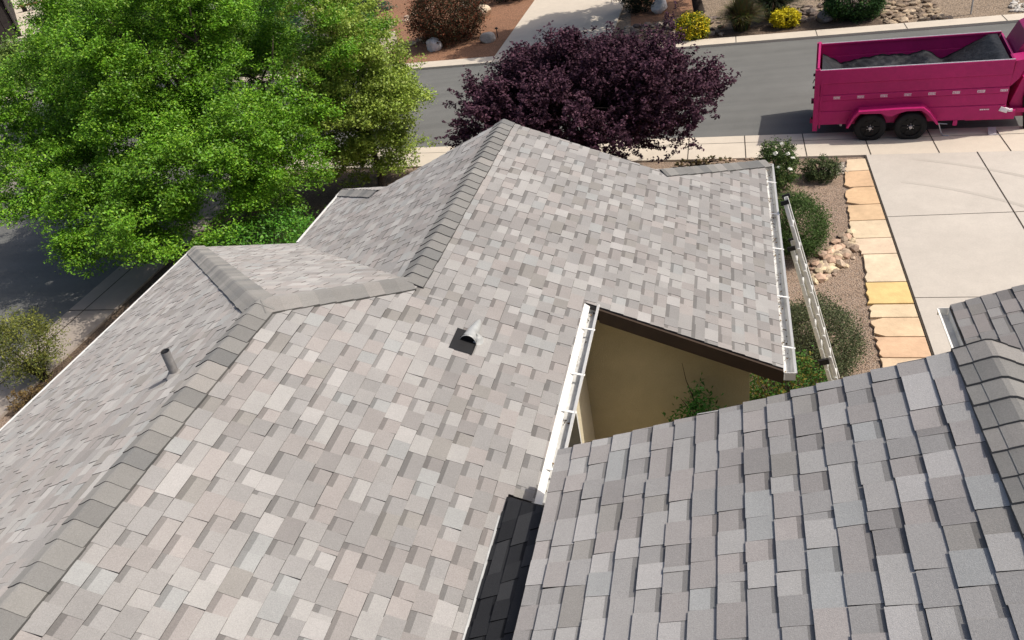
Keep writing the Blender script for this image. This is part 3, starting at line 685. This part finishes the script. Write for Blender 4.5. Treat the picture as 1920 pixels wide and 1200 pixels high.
def tree(name, label, base, c, r, base_col, alt, seed, nclump, ntuft, nleaf, clump_r, tuft_r, size, cat='tree', bark='bark', r0=.14, leafmat='leaf', altp=.25, extra=None, aspect=.5, up=.45, nlimb=9, **kw):
    rng = np.random.default_rng(seed); t = empty(name, base, label, cat)
    b = Vector(base); cl = tuple(Vector(c)-b)
    tm = MB(); limbs(tm, (0, 0, -.05), cl, r, rng, n=nlimb, r0=r0); tm.build('trunk', M[bark], t, smooth=True)
    P, G, D = crown_points(rng, cl, r, nclump, ntuft, nleaf, clump_r, tuft_r, **kw)
    if extra:
        for (ec, er, en) in extra:
            p2, g2, d2 = crown_points(rng, tuple(Vector(ec)-b), er, en, ntuft, nleaf, clump_r, tuft_r, **kw)
            P = np.concatenate([P, p2]); G = np.concatenate([G, g2]); D = np.concatenate([D, d2])
    k = P[:, 2] > .15; P, G, D = P[k], G[k], D[k]
    leaf_object('crown', P, size, colours(rng, len(P), base_col, .14, alt, altp, G), t, M[leafmat], seed, up=up, aspect=aspect)
    return t

tree('ash_tree', 'large bright green tree left of the roof, spreading over the side road', (-12.6, 16.4, 0), (-13.1, 16.6, 3.5), (3.9, 2.9, 2.8),
     (.125, .29, .016), (.23, .40, .03), 3, 290, 15, 56, .52, .16, .066, r0=.17, inner=.5, flat=.5, bump=.42, zmin=-.75,
     extra=[((-14.0, 12.9, 1.9), (1.3, 1.1, 1.0), 34), ((-15.8, 13.6, 2.4), (1.3, 1.1, 1.0), 34), ((-16.6, 15.0, 3.4), (1.3, 1.2, 1.3), 34), ((-17.3, 17.6, 3.0), (1.8, 1.7, 1.5), 36), ((-9.9, 14.2, 2.6), (1.2, 1.6, 1.5), 40), ((-12.2, 12.2, 1.7), (1.3, 1.0, .9), 22), ((-11.6, 13.6, 2.3), (2.2, 1.5, 1.5), 70), ((-12.8, 14.6, 3.2), (2.0, 1.4, 1.5), 50), ((-12.7, 16.0, 5.3), (1.7, 1.2, 1.0), 40)], up=.6)
tree('ash_tree', 'bright green tree behind the large one, across the road at the top left', (-22.3, 27.9, 0), (-22.3, 27.7, 3.2), (4.2, 3.6, 2.8),
     (.14, .32, .02), (.24, .42, .03), 5, 250, 14, 36, .65, .22, .10, nlimb=5, r0=.13, inner=.5, flat=.5, bump=.3, zmin=-.7,
     extra=[((-20.6, 26.0, 3.6), (1.8, 1.3, 1.3), 40)])
tree('locust_tree', 'yellow green feathery tree between the large green tree and the purple tree', (-9.2, 17.6, 0), (-9.1, 17.6, 2.6), (1.45, 1.4, 2.35),
     (.25, .35, .05), (.34, .42, .07), 8, 190, 14, 36, .48, .17, .075, r0=.09, inner=.35, flat=.35, bump=.25, zmin=-.95, outward=.3)
tree('plum_tree', 'round dark purple leaved tree standing behind the roof peak', (-3.3, 16.9, 0), (-3.35, 16.9, 1.95), (2.55, 1.8, 1.25),
     (.060, .024, .042), (.105, .048, .068), 11, 300, 13, 32, .38, .12, .072, bark='barkd', r0=.10, leafmat='leafdry', inner=.25, flat=.8, bump=.14, zmin=-.85, spike=.34, aspect=.65, nlimb=14, altp=.3,
     extra=[((-5.0, 16.6, 1.9), (1.2, 1.3, 1.2), 60), ((-1.5, 16.9, 2.2), (1.2, 1.2, 1.1), 60), ((-3.6, 17.2, 2.6), (1.5, 1.1, .8), 60)])
# bluish conifers at the top, behind
def conifer(label, base, h, r, col, seed):
    rng = np.random.default_rng(seed); t = empty('conifer', base, label, 'conifer')
    tm = MB(); tm.tube([(0, 0, 0), (0, 0, h)], [.12, .02], 8); P = []; D = []
    for k in range(95):
        z = .25+(h-.35)*(k/95)**.9; az = k*2.4+rng.uniform(-.3, .3); L = r*(1-z/h)**.7*rng.uniform(.8, 1.1)+.12
        d = np.array([math.cos(az), math.sin(az), -.12]); e = d*L+np.array([0, 0, z])
        tm.tube([(0, 0, z), tuple(e)], [.025, .006], 5)
        n = int(90+150*L); s = rng.random(n)**.6; q = np.outer(s, d*L)+[0, 0, z]
        q += rng.normal(size=(n, 3))*np.array([.13, .13, .05]); q[:, 2] -= .12*s*L; P.append(q); D.append(np.tile(d, (n, 1)))
    tm.build('trunk', M['bark'], t, smooth=True); P = np.concatenate(P)
    leaf_object('crown', P, .13, colours(rng, len(P), col, .25, tuple(x*1.6 for x in col), .2), t, M['leafdry'], seed, aspect=.3, dirs=np.concatenate(D)); return t
conifer('blue green spruce at the top edge beside the brown mulch', (-18.6, 38.0, 0), 2.9, 2.0, (.045, .11, .07), 21)
conifer('tall dark green spruce behind the yellow green tree', (-20.5, 33.0, 0), 5.2, 2.2, (.030, .085, .045), 22)
conifer('dark green spruce left of the other spruces at the top edge', (-24.5, 38.5, 0), 4.8, 2.3, (.030, .075, .035), 23)

def bush(label, base, r, col, alt, seed, nleaf=7000, size=.05, name='bush', altp=.25, twig='barkd', tufts=220, rough_=.16, hole=.0, cat='bush', leafmat='leafdry', aspect=.5, zc=.95):
    rng = np.random.default_rng(seed); t = empty(name, base, label, cat)
    tm = MB(); rr = random.Random(seed)
    for k in range(16):
        az = rr.uniform(0, 6.28); e = Vector((math.cos(az)*r[0]*rr.uniform(.3, .85), math.sin(az)*r[1]*rr.uniform(.3, .85), r[2]*rr.uniform(.8, 1.7)))
        tm.tube([(rr.uniform(-.05, .05), rr.uniform(-.05, .05), -.02), e*.5+Vector((0, 0, .05)), e], [.02, .014, .004], 5)
    tm.build('stem', M[twig], t)
    P = []; G = []; c = np.array([0, 0, r[2]*zc]); per = nleaf//tufts
    for k in range(tufts):
        d = rng.normal(size=3); d /= np.linalg.norm(d); f = .6+.4*rng.random()**.35; f *= 1+rough_*rng.normal()
        q = c+d*np.array(r)*f; g = rng.uniform(.75, 1.25); tr = .10*min(r)*rng.uniform(.8, 1.6)
        P.append(q+rng.normal(size=(per, 3))*tr); G.append(np.full(per, g))
    P = np.concatenate(P); G = np.concatenate(G); k = P[:, 2] > .01; P, G = P[k], G[k]
    leaf_object('foliage', P, size, colours(rng, len(P), col, .25, alt, altp, G), t, M[leafmat], seed, aspect=aspect); return t
bush('large round dark bush with reddish bronze tips across the street', (-11.3, 31.5, 0), (1.55, 1.45, 1.12), (.05, .045, .022), (.15, .045, .022), 31, 26000, .085, tufts=700, rough_=.07, altp=.4)
rose = bush('leafy rose bush with white blooms beside the roof corner', (1.0, 16.2, 0), (.40, .52, .52), (.045, .085, .022), (.11, .15, .04), 32, 13000, .046, name='rose_bush', altp=.3)
for k, (x, y, z) in enumerate([(.2, -.2, .9), (.32, -.02, .72), (-.05, -.25, .95), (.25, -.35, .62), (.1, .12, 1.0), (.02, -.42, .7)]):
    fb = MB(); rr = random.Random(k)
    for j in range(9):
        a = j*2.4; p = Vector((x+math.cos(a)*.03, y+math.sin(a)*.03, z+rr.uniform(-.015, .02))); n_ = Vector((math.cos(a)*.6, math.sin(a)*.6, .8)).normalized()
        t_ = n_.cross(Vector((0, 0, 1))).normalized(); b_ = n_.cross(t_); s_ = .035
        fb.face([p-t_*s_, p-b_*s_, p+t_*s_, p+b_*s_], (.80, .80, .72))
    fb.build('bloom', M['flag'], rose)
bush('small low olive bush near the top of the gravel bed', (1.95, 16.55, 0), (.38, .34, .24), (.055, .085, .03), (.11, .13, .05), 33, 5000, .045, altp=.35)
bush('rounded green bush beside the ladder, next to broken tan stones', (1.22, 13.6, 0), (.56, .78, .52), (.050, .095, .022), (.085, .13, .035), 34, 26000, .036, tufts=700, rough_=.05)
bush('grey green bush at the foot of the ladder near the rake corner', (1.30, 10.0, 0), (.60, .80, .52), (.075, .095, .045), (.13, .14, .07), 35, 26000, .034, tufts=700, rough_=.06)
bush('bright green leafy plants under the roof corner against the wall', (.72, 8.6, 0), (.55, .8, .55), (.055, .14, .025), (.17, .15, .03), 36, 9000, .05, name='shrub', altp=.3)
bush('twiggy shrub with yellow green tips at the left edge by the sidewalk', (-13.6, 9.3, 0), (.6, .62, .62), (.10, .125, .03), (.19, .20, .04), 37, 14000, .042, name='shrub', altp=.5, rough_=.2, tufts=260, zc=1.45)
bush('low brown dried shrub under the left eave', (-13.0, 8.5, 0), (.45, .4, .22), (.14, .09, .035), (.22, .16, .06), 38, 2500, .045, name='shrub', rough_=.25, tufts=100)
bush('yellow flowering shrub by the far kerb, larger of the two', (-1.2, 27.95, 0), (.55, .45, .44), (.16, .22, .02), (.70, .56, .03), 39, 7000, .08, name='shrub', altp=.55, rough_=.06)
bush('small bright yellow shrub by the far kerb behind the trailer', (1.88, 28.25, 0), (.48, .4, .3), (.55, .48, .02), (.72, .62, .03), 40, 6000, .07, name='shrub', altp=.6, rough_=.06)
bush('dense rounded green bush above the pink trailer', (4.05, 28.3, 0), (.95, .8, .78), (.035, .085, .025), (.06, .14, .03), 41, 15000, .08, rough_=.06, tufts=400)
bush('dark bush at the top edge between driveway and white boulder', (-3.5, 32.6, 0), (.7, .7, .6), (.03, .04, .02), (.06, .05, .03), 42, 7000, .08)
bush('dark bush at the top edge above the cream boulder', (-10.2, 37.6, 0), (1.5, .9, .7), (.02, .03, .015), (.035, .04, .02), 43, 9000, .09)
bush('low pale green groundcover shrub at the left edge by the neighbouring path', (-38.5, 39.5, 0), (2.6, 2.2, .6), (.12, .17, .05), (.5, .5, .42), 44, 12000, .16, name='shrub', altp=.12, tufts=400)
bush('wide green shrub at the left edge under the tree crown', (-36.0, 33.0, 0), (3.2, 2.6, 1.0), (.10, .17, .035), (.17, .24, .05), 45, 14000, .17, name='shrub', tufts=420)
bush('rounded green shrub in the mulch below the large green tree', (-9.6, 12.4, 0), (1.5, 1.3, .85), (.08, .24, .02), (.15, .33, .03), 46, 20000, .065, name='shrub', tufts=420, leafmat='leaf')
bush('small plants with brown tips on the strip behind the pavement', (-.6, 17.55, 0), (.7, .15, .12), (.14, .12, .05), (.22, .15, .08), 47, 1500, .05, name='shrub', tufts=60)

def grass(label, base, h, n, spread, col, seed, wdt=.012):
    rr = random.Random(seed); t = empty('ornamental_grass', base, label, 'grass clump'); mb = MB()
    for k in range(n):
        az = rr.uniform(0, 6.28); L = h*rr.uniform(.7, 1.15); s_ = spread*rr.uniform(.1, 1); c_ = tuple(x*rr.uniform(.6, 1.5) for x in col)
        d = Vector((math.cos(az), math.sin(az), 0)); sd = Vector((-d.y, d.x, 0))*wdt; b = Vector((rr.gauss(0, .08), rr.gauss(0, .08), 0))
        pts = [b+d*(s_*q**1.6)+Vector((0, 0, L*(q-.45*q*q*(s_/spread)*1.4))) for q in (0, .35, .7, 1)]
        for q in range(3):
            w0, w1_ = 1-q*.28, 1-(q+1)*.28; mb.face([pts[q]-sd*w0, pts[q]+sd*w0, pts[q+1]+sd*w1_, pts[q+1]-sd*w1_], c_)
    mb.build('blades', M['leafdry'], t); return t
grass('olive brown grass clump right of the larger yellow shrub', (.45, 28.45, 0), 1.35, 2600, 1.0, (.10, .095, .04), 1, .014)
grass('dark green arching grass clump above the small yellow shrub', (1.55, 29.5, 0), 1.6, 2600, 1.4, (.05, .065, .03), 2, .018)
# sprig growing against the tan wall
sp = empty('climbing_plant', (-.33, 5.85, .32), 'thin leafy sprig growing up in front of the shaded tan wall', 'plant')
sm_ = MB(); sm_.tube([(0, 0, 0), (.03, 0, 1.6), (-.02, .02, 2.55), (-.10, .02, 2.85), (-.13, .04, 3.05)], [.018, .012, .008, .004, .002], 6)
sm_.tube([(-.0, 0, 2.3), (-.12, 0, 2.55), (-.16, 0, 2.62)], [.006, .004, .002], 5); sm_.tube([(0, 0, 2.2), (.12, 0, 2.5)], [.006, .002], 5)
sm_.build('stem', M['barkd'], sp); rg = np.random.default_rng(4)
Pp = np.concatenate([np.array([.02, 0, zc_])+rg.normal(size=(n_, 3))*np.array([s_, .06, .07]) for zc_, s_, n_ in ((1.6, .2, 400), (1.9, .2, 500), (2.15, .17, 560), (2.35, .13, 480), (2.52, .09, 300), (2.68, .05, 90), (2.8, .02, 12))])
leaf_object('foliage', Pp, .055, colours(rg, len(Pp), (.07, .22, .035), .3), sp, M['leaf'], 3, aspect=.3)

# street tree across the road (only its trunk is in view; the crown shades the far driveway)
tree('street_tree', 'grey tree trunk across the street above the left yellow shrub', (-1.05, 31.3, 0), (-2.2, 31.0, 4.6), (4.2, 3.4, 2.0), (.06, .11, .02), (.09, .14, .03), 51, 150, 12, 26, .7, .25, .20,
     bark='barkd', r0=.17, inner=.3, zmin=-.2)

# ------------------------------------------------------------------ dump trailer
ang = math.atan2(-.1067, .9943)
TR = empty('dump_trailer', (2.03, 18.66, 0), 'pink dump trailer lined with dark tarp, parked along the near kerb', 'trailer', rz=ang)
L_, Wd, Zb, Zt = 3.90, 1.98, .42, 1.68
def tp(mb, name, m, par=None, **kw): return mb.build(name, m, par or TR, **kw)
b = MB()    # body: sides with stepped boards
zs = [.38, .71, .97, 1.11, 1.38, 1.68]; off = [0, .012, .004, .012, .004, .016]
for side, y_, sg in ((0, 0, -1), (1, Wd, 1)):
    for i in range(5):
        o_ = off[i+1]*1.6; b.box((L_/2, y_+(-sg)*.02+sg*o_, (zs[i]+zs[i+1])/2), (L_-.02, .05, zs[i+1]-zs[i]-.012))
        b.box((L_/2, y_-sg*.006, zs[i+1]-.004), (L_-.02, .05, .014))
    b.box((L_/2, y_-sg*.01, Zt+.0), (L_+.02, .085, .05))
b.box((L_/2, Wd/2, Zb+.02), (L_-.04, Wd-.06, .05))
tp(b, 'body', M['pink'], bevel=.006)
rl = MB()
for y_ in (0, Wd): rl.box((L_/2, y_+(.01 if y_ == 0 else -.01), Zt+.029), (L_, .05, .006))
tp(rl, 'top_rail', M['steel'])
gt = MB(); gt.box((-.02, Wd/2, (Zt+.30)/2+.1), (.05, Wd-.02, Zt-.34))
for y_ in (.02, Wd-.02):
    gt.box((-.03, y_, .98), (.11, .10, 1.5)); gt.box((.07, y_-.035 if y_ < 1 else y_+.035, .95), (.035, .035, 1.3))
for z_ in (.5, .9, 1.3): gt.box((-.05, Wd/2, z_), (.05, Wd-.1, .06))
gate = tp(gt, 'tailgate', M['pink'], bevel=.006)
for z_ in (.55, .95, 1.3, 1.6): hg = MB(); hg.box((-.10, .03, z_), (.05, .05, .05)); hg.build('hinge', M['rim'], gate)
hg = MB(); hg.tube([(-.09, .03, 1.5), (-.13, -.02, 1.42)], .01, 6); hg.build('latch', M['rim'], gate)
fr = MB()  # front bulkhead sloping forward
fr.box((L_-.03, Wd/2, (.62+Zt)/2), (.05, Wd-.04, Zt-.64), M=Matrix.Rotation(.10, 3, 'Y'))
tp(fr, 'front_panel', M['pinkd'], bevel=.006)
ch = MB()
for y_ in (.35, Wd-.35): ch.box((L_/2+.3, y_, .36), (L_+.9, .09, .12))
ch.box((3.62, .05, .46), (.95, .10, .20)); ch.box((3.62, -.004, .46), (.85, .02, .14)); ch.box((L_+.3, Wd/2, .5), (.5, Wd-.3, .1))
ch.box((2.95, -.01, .33), (.09, .06, .13))
tp(ch, 'chassis', M['pink'], bevel=.006)
# toolbox and cover arm in front
tb = MB(); tb.prism([(4.00, .62), (4.16, 1.22), (4.52, 1.22), (4.75, .90), (4.75, .55), (4.05, .50)], .25, 1.55, M=lambda x, y, z: Vector((x, z, y)))
tp(tb, 'toolbox', M['pink'], bevel=.012)
tb = MB(); tb.prism([(3.92, 1.25), (3.98, 1.60), (4.16, 2.0), (4.9, 2.35), (4.9, 1.70), (4.30, 1.40), (4.18, 1.08), (3.98, 1.06)], .55, 1.75, M=lambda x, y, z: Vector((x, z, y)))
tp(tb, 'tarp_housing', M['pinkd'], bevel=.012)
tb = MB(); tb.prism([(3.88, 1.66), (4.16, 1.70), (4.05, 1.28), (3.9, 1.1)], .02, .5, M=lambda x, y, z: Vector((x, z, y)))
tp(tb, 'corner_plate', M['pink'], bevel=.008)
jk = MB(); jk.tube([(4.42, .22, .05), (4.30, .20, .75), (4.34, .22, 1.15)], [.06, .075, .05], 10); jk.box((4.4, .22, .03), (.22, .18, .04))
tp(jk, 'jack', M['black'])
st_ = MB(); st_.tube([(2.62, -.02, .33), (2.70, -.04, .10), (2.74, -.10, .06), (2.86, -.12, .06)], .014, 6); st_.tube([(2.6, -.01, .32), (2.8, -.01, .30)], .01, 6)
tp(st_, 'tie_hook', M['steel'])
ck = MB(); ck.box((3.72, -.02, .10), (.16, .22, .02), M=Matrix.Rotation(.5, 3, 'X')); ck.box((3.76, -.13, .05), (.2, .03, .03)); tp(ck, 'mud_plate', M['steel'])
# fender over the two wheels
wx = (1.18, 2.03); R_ = .345
fd = MB(); top = [(.66, .40), (.78, .66), (.90, .79), (1.90, .82), (2.24, .82), (2.38, .70), (2.58, .42)]
inn = [(2.54, .42), (2.34, .66), (2.20, .765), (1.90, .765), (1.74, .72), (1.62, .66), (1.50, .66), (1.38, .73), (.93, .74), (.82, .62), (.71, .40)]
for k in range(len(top)-1):
    (xa_, za_), (xb_, zb_) = top[k], top[k+1]
    fd.face([(xa_, -.30, za_), (xb_, -.30, zb_), (xb_, .03, zb_), (xa_, .03, za_)]); fd.face([(xa_, -.30, za_-.02), (xa_, .03, za_-.02), (xb_, .03, zb_-.02), (xb_, -.30, zb_-.02)])
fd.prism(ccw(top+inn), -.315, -.298, M=lambda x, y, z: Vector((x, z, y)))
tp(fd, 'fender', M['pink'])
for y_, sg in ((-.14, -1), (Wd+.14, 1)):
    for x_ in wx:
        wh = MB(); prof = [(R_*.62, -.10), (R_*.9, -.11), (R_*.985, -.085), (R_, -.05), (R_, .05), (R_*.985, .085), (R_*.9, .11), (R_*.62, .10)]; n = 40
        for j in range(n):
            a0, a1 = 6.2832*j/n, 6.2832*(j+1)/n
            for (r0_, t0_), (r1_, t1_) in zip(prof, prof[1:]):
                wh.face([(x_+r0_*math.cos(a0), y_+t0_, R_+.003+r0_*math.sin(a0)), (x_+r0_*math.cos(a1), y_+t0_, R_+.003+r0_*math.sin(a1)), (x_+r1_*math.cos(a1), y_+t1_, R_+.003+r1_*math.sin(a1)), (x_+r1_*math.cos(a0), y_+t1_, R_+.003+r1_*math.sin(a0))])
        wo = tp(wh, 'wheel', M['tyre'], smooth=True, weld=True)
        rm_ = MB(); C0 = Vector((x_, y_, R_+.003))
        rm_.tube([C0+Vector((0, -.06*sg, 0)), C0+Vector((0, .07*sg, 0))], [R_*.63, R_*.63], 28)
        rm_.tube([C0+Vector((0, .05*sg, 0)), C0+Vector((0, .098*sg, 0))], [R_*.66, R_*.62], 28, cap=False)
        for j in range(6):
            a = j*1.047; rm_.box(C0+Vector((math.cos(a)*R_*.38, .075*sg, math.sin(a)*R_*.38)), (.11, .03, .05), M=Matrix.Rotation(-a, 3, 'Y'))
        rm_.build('rim', M['rim'], wo)
        hb = MB(); hb.tube([C0+Vector((0, .06*sg, 0)), C0+Vector((0, .125*sg, 0))], [.045, .035], 12)
        for j in range(6): a = j*1.047+.5; hb.box(C0+Vector((math.cos(a)*.07, .078*sg, math.sin(a)*.07)), (.014, .014, .014))
        hb.build('hub', M['steel'], wo)
lt = MB(); lt.box((.50, .1, .42), (.03, .03, .16)); lt.box((.55, .06, .36), (.05, .03, .1)); tp(lt, 'rear_step', M['steel'])
# row of small white markings on the side
MW = mat('white_marking', (.80, .74, .78), .6)
rr = random.Random(3)
for x_ in (.42, .93, 1.42, 1.91, 2.40, 2.88, 3.36, 3.80):
    mk = MB(); k = -.075; hh = .045 if x_ < 3.7 else .035; cnt = 0
    mk.box((x_, -.0242, 1.040+hh/2+.004), (.15, .002, .008)); mk.box((x_, -.0242, 1.040-hh/2-.004), (.15, .002, .006))
    while k < .07:
        w_ = rr.choice((.008, .012, .016)); mk.box((x_+k+w_/2, -.0240, 1.040+rr.uniform(-.004, .004)), (w_, .002, hh*rr.uniform(.7, 1))); k += w_+rr.choice((.006, .010, .012)); cnt += 1
    tp(mk, 'marking', MW)
mk = MB(); k = 3.40
while k < 3.58: w_ = rr.uniform(.008, .03); mk.box((k, -.030, .62), (w_, .002, .028)); k += w_+.008
tp(mk, 'marking', MW)
sk_ = MB(); sk_.box((3.86, -.02, .60), (.17, .05, .10), M=Matrix.Rotation(.35, 3, 'Y')); sk_.box((3.86, -.052, .59), (.13, .012, .03)); sk_.box((3.99, -.02, .58), (.08, .06, .05))
tp(sk_, 'sticker', MW)
# inside: dark tarp draped over the front and a heap in the bed
def heap_z(x, y, rnd=None):
    z = 1.10 + .34*math.exp(-((x-1.45)/.85)**2)*(.75+.25*math.sin(y*3.1+.6)) + .20*math.exp(-((x-2.4)/.3)**2)
    if x > 2.2: z = max(z, .95+((x-2.2)/1.6)**1.15*.80)
    if x < .6: z = max(z, 1.1+(.6-x)*1.0*(1 if y < 1.0 else .7))
    f = .022*math.sin(4*x+3*y)+.008*math.sin(13*x-9*y+1)+.010*math.sin(7*y+2*x)+.008*math.sin(29*x+15*y)+.007*math.sin(23*y-17*x)
    return z+f*(.35 if x > 2.9 else 1)
tm_ = MB(); nx, ny = 90, 40; V = []
for i in range(nx+1):
    for j in range(ny+1):
        x = .06+(L_-.14)*i/nx; y = .05+(Wd-.10)*j/ny; V.append((x, y, min(heap_z(x, y), Zt-.01 if x > 3.0 else Zt-.04)))
tm_.v = V
for i in range(nx):
    for j in range(ny): a = i*(ny+1)+j; tm_.f.append((a, a+1, a+ny+2, a+ny+1)); tm_.c.append((1, 1, 1)); tm_.m.append(0)
o = tm_.build('tarp_liner', M['tarp'], None, smooth=True)
o.location = TR.location; o.rotation_euler = TR.rotation_euler
tag(o, 'dark crumpled tarp heaped inside the pink trailer bed', 'tarp')

# ------------------------------------------------------------------ ladder
LT, LB = Vector((.625, 9.02, 3.36)), Vector((1.60, 8.05, .02))
lad = empty('ladder', LB, 'aluminium extension ladder leaning on the white gutter of the right eave', 'ladder')
Dl = (LT-LB); LL = Dl.length; Dl.normalize()
view = (Vector((0, 0, CAM_H))-(LT+LB)/2).normalized(); Wn = (view - Dl*view.dot(Dl)).normalized(); Wn = (Wn*math.cos(.10)+Dl.cross(Wn)*math.sin(.10)*-1).normalized()
if Wn.y > 0: Wn = -Wn
Nn = Dl.cross(Wn).normalized(); FR = Matrix((Wn, Nn, Dl)).transposed()
def rail(mb, s, a, b_, off_, dp=.042):
    c = Dl*((a+b_)/2)+Wn*s+Nn*off_; mb.box(c, (.026, dp, b_-a), M=FR); 
    for q in (-1, 1): mb.box(c+Nn*q*(dp/2)-Wn*.012*(1 if s > 0 else -1), (.045, .006, b_-a), M=FR)
for sec_, a, b_, off_ in (('base', 0, LL*.86, 0), ('fly', LL*.30, LL+.08, .075)):
    for s in (-.17, .17): r_ = MB(); rail(r_, s*(1 if off_ == 0 else .9), a, b_, off_); r_.build('rail', M['alu'], lad, bevel=.003)
    k = a+.15
    while k < b_-.05:
        g_ = MB(); g_.tube([Dl*k-Wn*.19+Nn*off_, Dl*k+Wn*.19+Nn*off_], .019, 8); g_.build('rung', M['alu'], lad); k += .305
for s in (-.2, .2):
    f_ = MB(); f_.box(Dl*.03+Wn*s, (.05, .11, .07), M=FR); f_.build('foot', M['black'], lad)
    f_ = MB(); f_.box(Dl*(LL+.08)+Wn*s*.9+Nn*.075, (.04, .095, .05), M=FR); f_.build('end_cap', M['black'], lad)
    f_ = MB(); f_.box(Dl*(LL*.86)+Wn*s, (.04, .095, .05), M=FR); f_.build('end_cap', M['black'], lad)
    f_ = MB(); f_.box(Dl*(LL*.42)+Wn*s*1.1, (.05, .12, .07), M=FR); f_.build('rung_lock', M['black'], lad)

# ------------------------------------------------------------------ small things across the street
sg_ = empty('yard_sign', (7.36, 27.45, 0), 'thin post with two small edge on boards in the gravel behind the trailer', 'sign')
q = MB(); q.tube([(0, 0, 0), (0, 0, 2.0)], .025, 8); q.build('post', M['galv'], sg_)
for z_, h_ in ((.95, .5), (1.6, .55)): q = MB(); q.box((0, 0, z_), (.02, .42, h_)); q.build('board', M['galv'], sg_)
pl2 = empty('path_light', (-9.15, 31.1, 0), 'short dark path light beside the far driveway', 'light')
q = MB(); q.tube([(0, 0, 0), (0, 0, .38)], .018, 8); q.build('stake', M['black'], pl2)
q = MB(); q.tube([(0, 0, .36), (0, 0, .42)], [.08, .03], 12); q.build('shade', M['black'], pl2)
# neighbouring patio, fence and wall at the top left
sheet('patio', [(-60, 44), (-44.5, 44.8), (-43.5, 52), (-48, 66), (-70, 66)], .03, M['conc'], th=.06)
sheet('path', [(-43.5, 40.2), (-40.3, 38.2), (-38.8, 40.5), (-41.5, 43.2)], .02, M['conc'], th=.05)
sheet('mulch_bed', [(-46.5, 43.2), (-43.8, 43.4), (-41.6, 41.0), (-43.5, 39)], .012, M['mulchd'])
C0, C1 = Vector((-47.6, 45.5, 0)), Vector((-63.5, 61.5, 0))
shed = empty('shed', C0, 'dark brown wooden shed in the top left corner beside the pale patio', 'shed')
dv = (C1-C0).normalized(); lv = Vector((-dv.y, dv.x, 0)); 
def shedp(a, b, z): return dv*a+lv*b+Vector((0, 0, z))
q = MB(); nb = 30; Ls = (C1-C0).length
for k in range(nb): q.box(shedp(Ls*(k+.5)/nb, .05, 1.4), (Ls/nb-.03, .08, 2.8), rz=math.atan2(dv.y, dv.x))
for k in range(12): q.box(shedp(.05, .3+6*(k+.5)/12, 1.4), (.08, .47, 2.8), rz=math.atan2(dv.y, dv.x))
q.prism([(.15, .15), (Ls-.1, .15), (Ls-.1, 6), (.15, 6)], 0, 2.7, M=lambda x, y, z: shedp(x, y, z))
q.build('wall', M['darkwood'], shed)
q = MB(); q.prism([(-.3, -.3), (Ls+.3, -.3), (Ls+.3, 6.4), (-.3, 6.4)], 2.8, 2.95, M=lambda x, y, z: shedp(x, y, z+y*.05)); q.build('roof', M['darkwood'], shed)
wt = empty('bench', (-55, 56.5, 0), 'low brown wooden bench on the pale patio in the top left corner', 'bench')
q = MB(); q.box((0, 0, .5), (4.6, .6, .12), rz=.25); q.build('seat', M['wood'], wt)
for x_ in (-2, 2): q = MB(); q.box((x_*math.cos(.25), x_*math.sin(.25), .22), (.14, .5, .44), rz=.25); q.build('leg', M['darkwood'], wt)
